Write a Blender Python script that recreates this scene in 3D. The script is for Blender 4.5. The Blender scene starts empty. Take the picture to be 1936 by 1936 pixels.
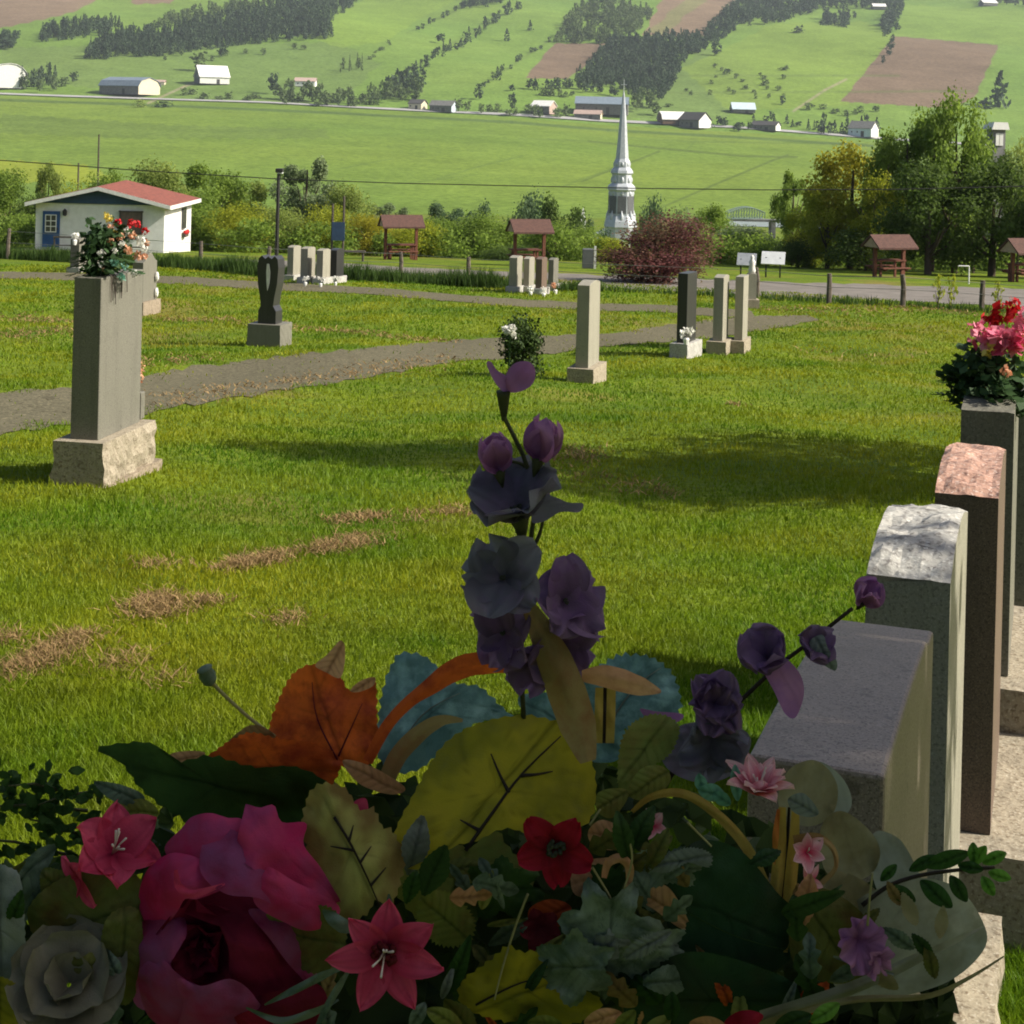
import bpy, math, random
import numpy as np
from mathutils import Vector, Matrix, noise
R = math.radians
SC = bpy.context.scene
COL = SC.collection
rnd = random.Random(7)
# ---------------------------------------------------------------- surveying: the eye is the origin, +Y is the view direction
F, CX, CY, ROLL = 3000.0, 968.0, 230.0, 0.025
cr, sr = math.cos(ROLL), math.sin(ROLL)
def ray(x, y):
    dx, dy = x - CX, y - CY
    return (cr*dx + sr*dy)/F, -(cr*dy - sr*dx)/F
def P(x, y, Y):
    u, w = ray(x, y)
    return Vector((u*Y, Y, w*Y))
def proj(p):
    a, b = F*p[0]/p[1], -F*p[2]/p[1]
    return CX + cr*a - sr*b, CY + sr*a + cr*b
# ---------------------------------------------------------------- terrain height
_KY = [-80, 0, 20, 27, 32, 40, 51, 66, 81, 92, 100, 112, 130, 160, 250, 400, 700]
_KZ = [5.8, -1.73, -3.616, -4.25, -4.6, -4.95, -5.36, -6.2, -7.14, -7.9, -8.8, -11.5, -16, -23, -36, -41, -41]
_TY = np.arange(-80, 700.1, 0.5)
_TZ = np.interp(_TY, _KY, _KZ)
for _ in range(2):
    _p = np.pad(_TZ, 4, mode='reflect', reflect_type='odd')
    _TZ = np.convolve(_p, np.ones(9)/9, mode='valid')
def zroad(u):
    return np.interp(u, [-.5, -.323, -.156, 0, .06, .144, .227, .33, .5], [13, 12.5, 11.5, 4, -1, -4.5, -10.5, -16, -20])
def zg(X, Y):
    X = np.asarray(X, float); Y = np.asarray(Y, float)
    z = np.interp(Y, _TY, _TZ)
    near = np.clip((Y - 1)/4, 0, 1)*np.clip((60 - Y)/20, 0, 1)
    z = z + near*(0.035*np.sin(X*.9 + Y*.35) + 0.03*np.sin(Y*.8 - X*.5 + 1.3) + 0.02*np.sin(X*2.1 + 2))
    Yf = np.maximum(Y, 1.0)
    u = np.clip(X/Yf, -.5, .5)
    zr = zroad(u)
    t = np.clip((Y - 700)/800, 0, 1)
    zf = -41 + (zr + 41)*t**1.1
    h = np.maximum(Y - 1500, 0)
    zh = zr + 0.172*h + np.clip(h/300, 0, 1)*(7*np.sin(X/150 + 1)*np.sin(Y/190) + 4*np.sin(X/67 + Y/120))
    return np.where(Y <= 700, z, np.where(Y <= 1500, zf, zh))
def z1(X, Y): return float(zg(X, Y))
_RY = np.geomspace(2.2, 3550, 5000)
def hit(x, y, Ymin=0):
    """where the sight line through a surveyed point meets the ground"""
    u, w = ray(x, y)
    Ys = _RY[_RY >= Ymin] if Ymin else _RY
    d = w*Ys - zg(u*Ys, Ys)
    k = np.argmax(d <= 0)
    if d[k] > 0: Yh = Ys[-1]
    elif k == 0: Yh = Ys[0]
    else:
        f = d[k-1]/(d[k-1] - d[k]); Yh = Ys[k-1] + f*(Ys[k] - Ys[k-1])
    return Vector((u*Yh, Yh, z1(u*Yh, Yh)))
# ---------------------------------------------------------------- scene helpers
def tag(o, label=None, cat=None, group=None, kind=None):
    if label: o['label'] = label
    if cat: o['category'] = cat
    if group: o['group'] = group
    if kind: o['kind'] = kind
    return o
def thing(name, label, cat, loc=(0, 0, 0), rz=0, group=None):
    o = bpy.data.objects.new(name, None); COL.objects.link(o)
    o.location = loc; o.rotation_euler = (0, 0, rz); o.empty_display_size = .2
    return tag(o, label, cat, group)
def link(name, me, parent=None):
    o = bpy.data.objects.new(name, me); COL.objects.link(o)
    if parent is not None: o.parent = parent
    return o
class MB:
    """collects geometry for ONE mesh"""
    def __init__(s): s.v = []; s.f = []; s.m = []; s.t = []; s.ve = []; s.mi = 0; s.tint = 0.5
    def add(s, vs, fs, tint=None, vein=None):
        b = len(s.v); s.v += [tuple(p) for p in vs]; s.ve += (list(vein) if vein is not None else [0.0]*len(vs))
        s.t += (list(tint) if hasattr(tint, '__len__') else [s.tint if tint is None else tint]*len(vs))
        s.f += [tuple(b + i for i in f) for f in fs]; s.m += [s.mi]*len(fs)
    def box(s, c, d, rz=0, M=None, bevel=0):
        x, y, z = [k/2 for k in d]; vs = []
        if bevel:
            e = bevel
            for k, (a, b2, cc) in enumerate([(x-e, y-e, -z), (x, y, -z+e), (x, y, z-e), (x-e, y-e, z)]):
                vs += [Vector((-a, -b2, cc)), Vector((a, -b2, cc)), Vector((a, b2, cc)), Vector((-a, b2, cc))]
            fs = [(3, 2, 1, 0), (12, 13, 14, 15)]
            for k in range(3):
                for i in range(4):
                    j = (i+1) % 4; fs.append((4*k+i, 4*k+j, 4*k+4+j, 4*k+4+i))
        else:
            vs = [Vector((i*x, j*y, k*z)) for k in (-1, 1) for j in (-1, 1) for i in (-1, 1)]
            fs = [(0, 2, 3, 1), (4, 5, 7, 6), (0, 1, 5, 4), (2, 6, 7, 3), (0, 4, 6, 2), (1, 3, 7, 5)]
        if rz: q = Matrix.Rotation(rz, 3, 'Z'); vs = [q @ p for p in vs]
        c = Vector(c); vs = [p + c for p in vs]
        if M is not None: vs = [M @ p for p in vs]
        s.add(vs, fs)
    def tube(s, pts, rad, n=6, cap=True, tint=None):
        pts = [Vector(p) for p in pts]
        if not hasattr(rad, '__len__'): rad = [rad]*len(pts)
        vs = []; fs = []; up = Vector((0.13, 0.21, 1)).normalized(); T = []
        for i, p in enumerate(pts):
            d = (pts[min(i+1, len(pts)-1)] - pts[max(i-1, 0)])
            d = d.normalized() if d.length > 1e-9 else Vector((0, 0, 1))
            a = d.cross(up)
            if a.length < 1e-3: a = d.cross(Vector((1, 0, 0)))
            a.normalize(); b = d.cross(a)
            for k in range(n):
                w = 2*math.pi*k/n; vs.append(p + (a*math.cos(w) + b*math.sin(w))*rad[i])
                T.append(i/max(1, len(pts)-1) if tint is None else tint)
        for i in range(len(pts)-1):
            for k in range(n):
                j = (k+1) % n; fs.append((i*n+k, i*n+j, i*n+n+j, i*n+n+k))
        if cap: fs += [tuple(range(n-1, -1, -1)), tuple((len(pts)-1)*n + k for k in range(n))]
        s.add(vs, fs, T)
    def lathe(s, prof, n=12, c=(0, 0, 0), rot=0):
        vs = []; fs = []
        for r, z in prof:
            for k in range(n):
                w = 2*math.pi*k/n + rot; vs.append((c[0] + r*math.cos(w), c[1] + r*math.sin(w), c[2] + z))
        for i in range(len(prof)-1):
            for k in range(n):
                j = (k+1) % n; fs.append((i*n+k, i*n+j, i*n+n+j, i*n+n+k))
        fs += [tuple(range(n-1, -1, -1)), tuple((len(prof)-1)*n + k for k in range(n))]
        s.add(vs, fs)
    def prism(s, poly, axis, a, b):
        """poly of 2D points extruded between a and b along axis 'x','y' or 'z'"""
        def mk(p, t): return {'x': (t, p[0], p[1]), 'y': (p[0], t, p[1]), 'z': (p[0], p[1], t)}[axis]
        n = len(poly); vs = [mk(p, a) for p in poly] + [mk(p, b) for p in poly]
        fs = [tuple(range(n-1, -1, -1)), tuple(range(n, 2*n))] + [(i, (i+1) % n, n+(i+1) % n, n+i) for i in range(n)]
        s.add(vs, fs)
    def grid(s, fn, nu, nv, tint=None, vein=None):
        vs = []; T = []; E = []
        for i in range(nu+1):
            for j in range(nv+1):
                vs.append(fn(i/nu, j/nv)); T.append(tint(i/nu, j/nv) if tint else s.tint); E.append(vein(i/nu, j/nv) if vein else 0.0)
        fs = [(i*(nv+1)+j, (i+1)*(nv+1)+j, (i+1)*(nv+1)+j+1, i*(nv+1)+j+1) for i in range(nu) for j in range(nv)]
        s.add(vs, fs, T, E)
    def blob(s, c, r, nz=.25, seed=0, n=8, m=6):
        c = Vector(c); r = Vector(r) if hasattr(r, '__len__') else Vector((r, r, r))
        def fn(u, v):
            th = math.pi*u; ph = 2*math.pi*v
            d = Vector((math.sin(th)*math.cos(ph), math.sin(th)*math.sin(ph), math.cos(th)))
            k = 1 + nz*noise.noise(d*1.7 + Vector((seed*3.1, seed, 0)))
            return c + Vector((d.x*r.x, d.y*r.y, d.z*r.z))*k
        s.grid(fn, m, n)
    def build(s, name, mats, parent=None, smooth=False, org=None):
        vs = s.v
        if org is not None: vs = [(p[0]-org[0], p[1]-org[1], p[2]-org[2]) for p in vs]
        me = bpy.data.meshes.new(name); me.from_pydata(vs, [], s.f)
        for m in (mats if isinstance(mats, (list, tuple)) else [mats]): me.materials.append(m)
        me.polygons.foreach_set('material_index', s.m)
        if smooth: me.polygons.foreach_set('use_smooth', [True]*len(s.f))
        at = me.attributes.new('tint', 'FLOAT', 'POINT'); at.data.foreach_set('value', s.t)
        if any(s.ve): av = me.attributes.new('vein', 'FLOAT', 'POINT'); av.data.foreach_set('value', s.ve)
        me.update()
        o = link(name, me, parent)
        if org is not None and parent is None: o.location = org
        return o
def np_mesh(name, V, quads, mats, tint=None, smooth=False, tris=None):
    """fast mesh from numpy arrays"""
    me = bpy.data.meshes.new(name)
    nq = 0 if quads is None else len(quads); nt = 0 if tris is None else len(tris)
    loops = np.concatenate([a.ravel() for a in (quads, tris) if a is not None]).astype(np.int32)
    me.vertices.add(len(V)); me.vertices.foreach_set('co', np.ascontiguousarray(V, dtype=np.float32).ravel())
    me.loops.add(len(loops)); me.loops.foreach_set('vertex_index', loops)
    me.polygons.add(nq + nt)
    st = np.concatenate([np.arange(nq)*4, nq*4 + np.arange(nt)*3]).astype(np.int32)
    me.polygons.foreach_set('loop_start', st)
    if smooth: me.polygons.foreach_set('use_smooth', np.ones(nq+nt, bool))
    for m in (mats if isinstance(mats, (list, tuple)) else [mats]): me.materials.append(m)
    if tint is not None:
        at = me.attributes.new('tint', 'FLOAT', 'POINT'); at.data.foreach_set('value', np.asarray(tint, np.float32))
    me.update(calc_edges=True)
    return me
# ---------------------------------------------------------------- materials
def lin(*c): return tuple(((k/255)/12.92 if k/255 <= .04045 else ((k/255+.055)/1.055)**2.4) for k in c) + (1,)
def _nt(name):
    m = bpy.data.materials.new(name); m.use_nodes = True
    t = m.node_tree; t.nodes.clear()
    return m, t, t.nodes, t.links
def node(t, ty, **kw):
    n = t.nodes.new(ty)
    for k, v in kw.items(): setattr(n, k, v)
    return n
def rgba(c): return tuple(c) if len(c) == 4 else tuple(c) + (1,)
def mixc(t, fac, a, b, mode='MIX'):
    n = node(t, 'ShaderNodeMix', data_type='RGBA', blend_type=mode)
    for sock, val in ((n.inputs[0], fac), (n.inputs[6], a), (n.inputs[7], b)):
        if hasattr(val, 'is_output'): t.links.new(val, sock)
        elif isinstance(val, (int, float)): sock.default_value = val
        else: sock.default_value = rgba(val)
    return n.outputs[2]
def noise_fac(t, scale, lo=.35, hi=.65, detail=4, coord=None, rough=.6):
    n = node(t, 'ShaderNodeTexNoise'); n.inputs['Scale'].default_value = scale
    n.inputs['Detail'].default_value = detail; n.inputs['Roughness'].default_value = rough
    if coord is not None: t.links.new(coord, n.inputs['Vector'])
    mr = node(t, 'ShaderNodeMapRange'); mr.inputs[1].default_value = lo; mr.inputs[2].default_value = hi
    t.links.new(n.outputs['Fac'], mr.inputs[0])
    return mr.outputs[0]
def simple(name, c, c2=None, scale=6, rough=.7, bump=0, bscale=None, metal=0, spec=.3, space='Object', stripe=None):
    m, t, N, L = _nt(name)
    out = node(t, 'ShaderNodeOutputMaterial'); p = node(t, 'ShaderNodeBsdfPrincipled')
    L.new(p.outputs[0], out.inputs[0])
    p.inputs['Roughness'].default_value = rough; p.inputs['Metallic'].default_value = metal
    p.inputs['Specular IOR Level'].default_value = spec
    tc = node(t, 'ShaderNodeTexCoord'); co = tc.outputs[space]
    if c2 is None: c2 = tuple(k*.75 for k in c[:3])
    col = mixc(t, noise_fac(t, scale, coord=co), c, c2)
    L.new(col, p.inputs['Base Color'])
    if stripe:
        w = node(t, 'ShaderNodeTexWave', bands_direction=stripe[0]); w.inputs['Scale'].default_value = stripe[1]
        w.inputs['Distortion'].default_value = stripe[2] if len(stripe) > 2 else 0
        L.new(co, w.inputs['Vector'])
        bp = node(t, 'ShaderNodeBump'); bp.inputs['Strength'].default_value = .6; bp.inputs['Distance'].default_value = .02
        L.new(w.outputs['Fac'], bp.inputs['Height']); L.new(bp.outputs[0], p.inputs['Normal'])
    elif bump:
        n = node(t, 'ShaderNodeTexNoise'); n.inputs['Scale'].default_value = bscale or scale*4; n.inputs['Detail'].default_value = 6
        L.new(co, n.inputs['Vector'])
        bp = node(t, 'ShaderNodeBump'); bp.inputs['Strength'].default_value = bump; bp.inputs['Distance'].default_value = .02
        L.new(n.outputs['Fac'], bp.inputs['Height']); L.new(bp.outputs[0], p.inputs['Normal'])
    return m
def granite(name, c, dark, light, scale=160, bump=.15, rough=.55, stain=.25, spec=.35):
    m, t, N, L = _nt(name)
    out = node(t, 'ShaderNodeOutputMaterial'); p = node(t, 'ShaderNodeBsdfPrincipled'); L.new(p.outputs[0], out.inputs[0])
    tc = node(t, 'ShaderNodeTexCoord'); co = tc.outputs['Object']
    a = mixc(t, noise_fac(t, scale, .5, .68, 2, co), c, dark)
    b = mixc(t, noise_fac(t, scale*1.7, .56, .7, 2, co), a, light)
    s = mixc(t, noise_fac(t, 5, .5, .75, 6, co), b, tuple(k*.55 for k in c[:3]))
    fin = mixc(t, stain, b, s)
    mp = node(t, 'ShaderNodeMapping'); mp.inputs['Scale'].default_value = (14, 14, 1.1); L.new(co, mp.inputs['Vector'])
    fin = mixc(t, noise_fac(t, 1.0, .5, .85, 5, mp.outputs[0]), fin, mixc(t, .45, fin, tuple(k*.35 for k in c[:3])))
    fin = mixc(t, noise_fac(t, 22, .64, .72, 4, co), fin, mixc(t, .5, fin, tuple(k*.5 for k in dark[:3])))
    L.new(fin, p.inputs['Base Color']); p.inputs['Roughness'].default_value = rough
    p.inputs['Specular IOR Level'].default_value = spec
    n = node(t, 'ShaderNodeTexNoise'); n.inputs['Scale'].default_value = scale*.5; n.inputs['Detail'].default_value = 5
    L.new(co, n.inputs['Vector'])
    bp = node(t, 'ShaderNodeBump'); bp.inputs['Strength'].default_value = bump; bp.inputs['Distance'].default_value = .01
    L.new(n.outputs['Fac'], bp.inputs['Height']); L.new(bp.outputs[0], p.inputs['Normal'])
    return m
def leafmat(name, c1, c2, trans=.35, rough=.6, c3=None, nscale=40, weave=0, spec=.25, patch=None, vein=None):
    """thin foliage or silk: colour runs with the mesh's own tint value; light passes through"""
    m, t, N, L = _nt(name)
    out = node(t, 'ShaderNodeOutputMaterial'); p = node(t, 'ShaderNodeBsdfPrincipled'); tr = node(t, 'ShaderNodeBsdfTranslucent')
    mx = node(t, 'ShaderNodeMixShader'); mx.inputs[0].default_value = trans
    L.new(p.outputs[0], mx.inputs[1]); L.new(tr.outputs[0], mx.inputs[2]); L.new(mx.outputs[0], out.inputs[0])
    at = node(t, 'ShaderNodeAttribute', attribute_name='tint')
    tc = node(t, 'ShaderNodeTexCoord')
    col = mixc(t, at.outputs['Fac'], c1, c2)
    if c3 is not None: col = mixc(t, noise_fac(t, nscale, .45, .7, 4, tc.outputs['Object']), col, c3)
    if patch is not None:
        pn = noise_fac(t, patch[1], .42, .6, 3, tc.outputs['Object']); col = mixc(t, pn, col, patch[0])
    va = node(t, 'ShaderNodeAttribute', attribute_name='vein'); col = mixc(t, va.outputs['Fac'], col, vein or tuple(k*.42 for k in c1[:3]))
    L.new(col, p.inputs['Base Color']); L.new(col, tr.inputs[0])
    p.inputs['Roughness'].default_value = rough; p.inputs['Specular IOR Level'].default_value = spec
    if weave:
        n = node(t, 'ShaderNodeTexNoise'); n.inputs['Scale'].default_value = weave; n.inputs['Detail'].default_value = 3
        L.new(tc.outputs['Object'], n.inputs['Vector'])
        bp = node(t, 'ShaderNodeBump'); bp.inputs['Strength'].default_value = .3; bp.inputs['Distance'].default_value = .002
        L.new(n.outputs['Fac'], bp.inputs['Height']); L.new(bp.outputs[0], p.inputs['Normal'])
    return m
def pin(px, py, poly):
    """vectorised point in polygon"""
    inside = np.zeros(px.shape, bool); n = len(poly); j = n-1
    for i in range(n):
        xi, yi = poly[i]; xj, yj = poly[j]
        c = ((yi > py) != (yj > py)) & (px < (xj-xi)*(py-yi)/((yj-yi) if yj != yi else 1e-9) + xi)
        inside ^= c; j = i
    return inside
# ================================================================ MATERIALS (shared)
M = {}
M['trunk'] = simple('bark', (.09, .065, .045), (.05, .038, .028), 8, .9, .4)
def ground_mat():
    m, t, N, L = _nt('turf_soil')
    out = node(t, 'ShaderNodeOutputMaterial'); p = node(t, 'ShaderNodeBsdfPrincipled'); L.new(p.outputs[0], out.inputs[0])
    co = node(t, 'ShaderNodeTexCoord').outputs['Object']
    a = mixc(t, noise_fac(t, .5, .38, .62, 5, co), (.085, .145, .010), (.17, .22, .014))
    b = mixc(t, noise_fac(t, 9, .4, .7, 6, co), a, (.06, .09, .01))
    c = mixc(t, noise_fac(t, .16, .56, .7, 5, co), b, (.2, .15, .045))
    L.new(c, p.inputs['Base Color']); p.inputs['Roughness'].default_value = .9; p.inputs['Specular IOR Level'].default_value = .1
    n = node(t, 'ShaderNodeTexNoise'); n.inputs['Scale'].default_value = 14; n.inputs['Detail'].default_value = 8
    L.new(co, n.inputs['Vector'])
    bp = node(t, 'ShaderNodeBump'); bp.inputs['Strength'].default_value = .8; bp.inputs['Distance'].default_value = .06
    L.new(n.outputs['Fac'], bp.inputs['Height']); L.new(bp.outputs[0], p.inputs['Normal'])
    return m
M['turf'] = ground_mat()
def grass_mat(name, g1, g2, y, straw):
    m, t, N, L = _nt(name)
    out = node(t, 'ShaderNodeOutputMaterial'); p = node(t, 'ShaderNodeBsdfPrincipled'); tr = node(t, 'ShaderNodeBsdfTranslucent')
    mx = node(t, 'ShaderNodeMixShader'); mx.inputs[0].default_value = .45
    L.new(p.outputs[0], mx.inputs[1]); L.new(tr.outputs[0], mx.inputs[2]); L.new(mx.outputs[0], out.inputs[0])
    co = node(t, 'ShaderNodeTexCoord').outputs['Object']
    at = node(t, 'ShaderNodeAttribute', attribute_name='tint').outputs['Fac']
    a = mixc(t, at, g1, g2)
    b = mixc(t, noise_fac(t, .42, .4, .66, 5, co), a, y)
    b = mixc(t, noise_fac(t, 1.7, .52, .72, 6, co), b, mixc(t, .55, b, tuple(k*.45 for k in g1)))
    c = mixc(t, noise_fac(t, .17, .6, .74, 5, co), b, straw)
    L.new(c, p.inputs['Base Color']); L.new(c, tr.inputs[0])
    p.inputs['Roughness'].default_value = .55; p.inputs['Specular IOR Level'].default_value = .2
    return m
M['grass'] = grass_mat('mown_grass', (.062, .142, .005), (.165, .27, .009), (.28, .295, .012), (.36, .26, .055))
M['verge'] = leafmat('verge_grass', (.025, .06, .008), (.07, .125, .016), .35, .7)
M['straw'] = leafmat('straw', (.15, .095, .035), (.38, .26, .12), .25, .8)
M['gravel'] = granite('gravel', (.125, .115, .076), (.055, .05, .032), (.25, .22, .14), 16, .9, .95, .6, .05)
M['asphalt'] = simple('worn_asphalt', (.19, .17, .15), (.13, .118, .1), 1.3, .9, .25, 40)
# ================================================================ GROUND
Yr = np.concatenate([np.arange(-16, 30, .4), np.arange(30, 140, 1.0), np.arange(140, 705, 8.0)])
Sx = np.linspace(-1, 1, 221)
Sx = np.sign(Sx)*np.abs(Sx)**1.25
Xg = Sx[None, :]*(16 + .5*np.maximum(Yr, 0))[:, None]; Yg = np.repeat(Yr[:, None], len(Sx), 1)
Zg = zg(Xg, Yg)
def gridq(nr, nc):
    i = np.arange(nr-1)[:, None]*nc + np.arange(nc-1)[None, :]
    return np.stack([i, i+1, i+1+nc, i+nc], -1).reshape(-1, 4)
me = np_mesh('ground', np.stack([Xg, Yg, Zg], -1).reshape(-1, 3), gridq(*Xg.shape), M['turf'], smooth=True)
tag(link('ground', me), kind='structure')
# ---------------------------------------------------------------- drive, walk and road as draped sheets
def strip(name, up, lo, mat, nu=90, nv=8, dz=.012, kind='structure'):
    def rs(pl):
        pl = np.array(pl, float); d = np.r_[0, np.cumsum(np.hypot(*np.diff(pl, axis=0).T))]; d /= d[-1]
        q = np.linspace(0, 1, nu+1); return np.stack([np.interp(q, d, pl[:, 0]), np.interp(q, d, pl[:, 1])], 1)
    A, B = rs(up), rs(lo); V = []; r2 = random.Random(len(name))
    for i in range(nu+1):
        a, b = hit(*A[i]), hit(*B[i])
        j1, j2 = r2.uniform(-.06, .06), r2.uniform(-.06, .06)
        for j in range(nv+1):
            f = j/nv; f = f + (j1 if j == 0 else 0) + (j2 if j == nv else 0)
            q = a.lerp(b, f); V.append((q.x, q.y, z1(q.x, q.y) + dz))
    V = np.array(V)
    me = np_mesh(name, V, gridq(nu+1, nv+1), mat, smooth=True)
    tag(link(name, me), kind=kind)
    W = V.reshape(nu+1, nv+1, 3)
    return [tuple(p[:2]) for p in W[:, 0]] + [tuple(p[:2]) for p in W[::-1, nv]]
path_poly = [
 strip('path', [(-60, 750), (0, 742), (140, 733), (262, 712), (400, 690), (560, 672), (700, 658), (850, 645), (1000, 638), (1160, 630), (1280, 612), (1420, 598), (1530, 596)],
       [(-60, 836), (0, 824), (130, 802), (262, 784), (430, 757), (640, 722), (850, 688), (1010, 672), (1090, 664), (1180, 652), (1340, 640), (1450, 624), (1550, 606)], M['gravel']),
 strip('side_path', [(-60, 513), (120, 516), (330, 523), (480, 532), (700, 544), (960, 565), (1130, 574), (1280, 578), (1420, 588)],
       [(-60, 525), (120, 530), (330, 537), (480, 547), (700, 557), (960, 579), (1130, 588), (1280, 592), (1430, 606)], M['gravel'])]
strip('road', [(420, 489), (640, 497), (760, 505), (900, 512), (1054, 517), (1138, 521), (1440, 533), (2100, 550)],
      [(420, 498), (640, 512), (760, 521), (900, 528), (1054, 537), (1138, 543), (1440, 561), (2100, 584)], M['asphalt'])
# ---------------------------------------------------------------- mown grass, real blades
rng = np.random.default_rng(11)
def blades(name, X, Y, h, w, tint, mat, lean=.5, kind='stuff', z0=None):
    n = len(X); Z = zg(X, Y) - .004 if z0 is None else z0
    a = rng.uniform(0, 2*np.pi, n); dx, dy = np.cos(a)*w/2, np.sin(a)*w/2
    b = rng.uniform(0, 2*np.pi, n); l = h*lean*rng.uniform(.1, 1, n); lx, ly = np.cos(b)*l, np.sin(b)*l
    V = np.empty((n, 5, 3))
    V[:, 0] = np.stack([X-dx, Y-dy, Z], 1); V[:, 1] = np.stack([X+dx, Y+dy, Z], 1)
    V[:, 2] = np.stack([X+dx*.75+lx*.35, Y+dy*.75+ly*.35, Z+h*.55], 1); V[:, 3] = np.stack([X-dx*.75+lx*.35, Y-dy*.75+ly*.35, Z+h*.55], 1)
    V[:, 4] = np.stack([X+lx, Y+ly, Z+h], 1)
    i = np.arange(n)[:, None]*5
    me = np_mesh(name, V.reshape(-1, 3), i + np.array([[0, 1, 2, 3]]), mat, np.repeat(tint, 5), tris=i + np.array([[3, 2, 4]]))
    return tag(link(name, me), kind=kind)
def lump(X, Y, s, o=0):
    return (np.sin(X*s+o)*np.cos(Y*s*1.3+o*2) + np.sin(X*s*2.3+Y*s*.7+o)*.6 + np.sin(Y*s*2.9-X*s*1.1)*.4)/2
nb = 600000
b = rng.uniform(372, 1800, nb)**1.0
Yb = 5190/(b - 283.0); keep = (Yb > 3.3) & (Yb < 58); Yb = Yb[keep]
n2 = 90000; Yb = np.concatenate([Yb, rng.uniform(26, 60, n2)])
Xb = (Yb + 1.3)*rng.uniform(-.37, .40, len(Yb))
ok = np.ones(len(Yb), bool)
jX, jY = Xb + .22*np.sin(Yb*2.1+Xb*3)+rng.normal(0, .07, len(Yb)), Yb + .3*np.sin(Xb*2.7)+rng.normal(0, .14, len(Yb))
for pl in path_poly: ok &= ~(pin(jX, jY, pl) & (rng.random(len(Yb)) > .02))
ok &= Yb < 59.5 - .78*Xb*.98
Xb, Yb = Xb[ok], Yb[ok]
hh = np.clip(.030 + .0007*Yb, 0, .06)*rng.uniform(.55, 1.35, len(Yb))*(1 + .35*lump(Xb, Yb, 1.3))
ww = np.maximum(.0036, .00075*Yb)*rng.uniform(.7, 1.3, len(Yb))
hh *= np.where(rng.random(len(Yb)) > .965, 1.7, 1)
tn = np.clip(rng.normal(.45, .24, len(Yb)) + .3*lump(Xb, Yb, .55, 2), 0, 1)
blades('lawn_grass', Xb, Yb, hh, ww, tn, M['grass'], .9)
# dry clippings raked out on the lawn
def straw_patch(x0, y0, x1, y1, n, spread, h=.03):
    a, c = hit(x0, y0), hit(x1, y1)
    f = rng.random(n); g = rng.normal(0, spread, n); g2 = rng.normal(0, spread*1.6, n)
    return a.x + (c.x-a.x)*f + g, a.y + (c.y-a.y)*f + g2
SX, SY = [], []
for q in [(430, 1078, 560, 1048, 1500, .05), (520, 1060, 720, 1020, 1500, .07), (640, 990, 710, 980, 700, .06), (600, 1045, 730, 1020, 700, .06), (270, 1150, 310, 1140, 900, .05),
          (255, 1165, 330, 1160, 500, .05), (385, 1140, 400, 1142, 250, .03), (250, 1072, 340, 1070, 250, .05), (10, 1280, 60, 1262, 700, .04), (60, 1262, 150, 1222, 1100, .04), (140, 1215, 155, 1208, 250, .03),
          (-20, 1210, 10, 1214, 260, .03), (215, 1255, 235, 1270, 300, .05), (290, 1290, 325, 1292, 120, .03), (780, 985, 870, 970, 420, .09), (1070, 880, 1120, 850, 700, .13), (1080, 900, 1260, 935, 700, .14), (535, 1170, 545, 1178, 120, .03),
          (0, 640, 130, 622, 900, .35), (20, 600, 130, 610, 800, .3), (270, 690, 380, 676, 500, .25), (300, 604, 560, 622, 900, .22), (560, 622, 850, 646, 900, .2), (430, 738, 850, 676, 1500, .34), (290, 765, 450, 738, 700, .3),
          (1430, 585, 1900, 592, 1500, .55), (1380, 765, 1400, 768, 80, .05), (1500, 660, 1700, 672, 200, .3)]:
    x, y = straw_patch(*q); SX.append(x); SY.append(y)
SX, SY = np.concatenate(SX), np.concatenate(SY)
rep = np.where(SY < 12, 3, 1); SX, SY = np.repeat(SX, rep), np.repeat(SY, rep); n = len(SX)
SX = SX + rng.normal(0, .035, n)*(1 + 1.5*(rng.random(n) > .8)); SY = SY + rng.normal(0, .05, n)*(1 + 1.5*(rng.random(n) > .8))
kp = rng.random(n) < np.where(SY < 12, .55, .7)*np.clip(.75 + 1.1*lump(SX, SY, 4.2, 1), .08, 1); SX, SY = SX[kp], SY[kp]; n = len(SX)
z0 = zg(SX, SY) + rng.uniform(-.004, .03, n)
blades('dry_clippings', SX, SY, np.clip(.02 + .0009*SY, 0, .06)*rng.uniform(.4, 1.3, n), np.maximum(.0028, .0008*SY)*rng.uniform(.7, 1.4, n), rng.random(n), M['straw'], 3.4, z0=z0)
tag(bpy.data.objects['dry_clippings'], 'tan dry grass clippings left in clumps on the lawn', 'clippings', kind='stuff')
# tall rough grass along the cemetery fence
fl = [(-60, 484), (0, 488), (350, 506), (500, 521), (700, 531), (956, 544), (1138, 550), (1440, 564), (1640, 576), (1960, 596)]
fw = [hit(*p) for p in fl]
VX, VY, VH = [], [], []
for k in range(len(fl)-1):
    a, c = fw[k], fw[k+1]; n = int((c-a).length*(700 if k < 5 else (520 if k < 6 else 140)))
    f = rng.random(n); g = rng.normal(0, .28, n)
    VX.append(a.x+(c.x-a.x)*f + g*.5); VY.append(a.y+(c.y-a.y)*f + g)
    VH.append(rng.uniform(.2, .62, n)*(1.0 if k < 5 else (.7 if k < 6 else .45)))
VX, VY, VH = map(np.concatenate, (VX, VY, VH))
tag(blades('verge_grass', VX, VY, VH*(.9+.35*lump(VX, VY, .8)+.25*lump(VX, VY, 2.9, 1)), .026*np.ones(len(VX)), np.clip(rng.normal(.4, .25, len(VX)), 0, 1), M['verge'], .5),
    'tall rough dark grass growing along the cemetery fence', 'grass')
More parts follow.
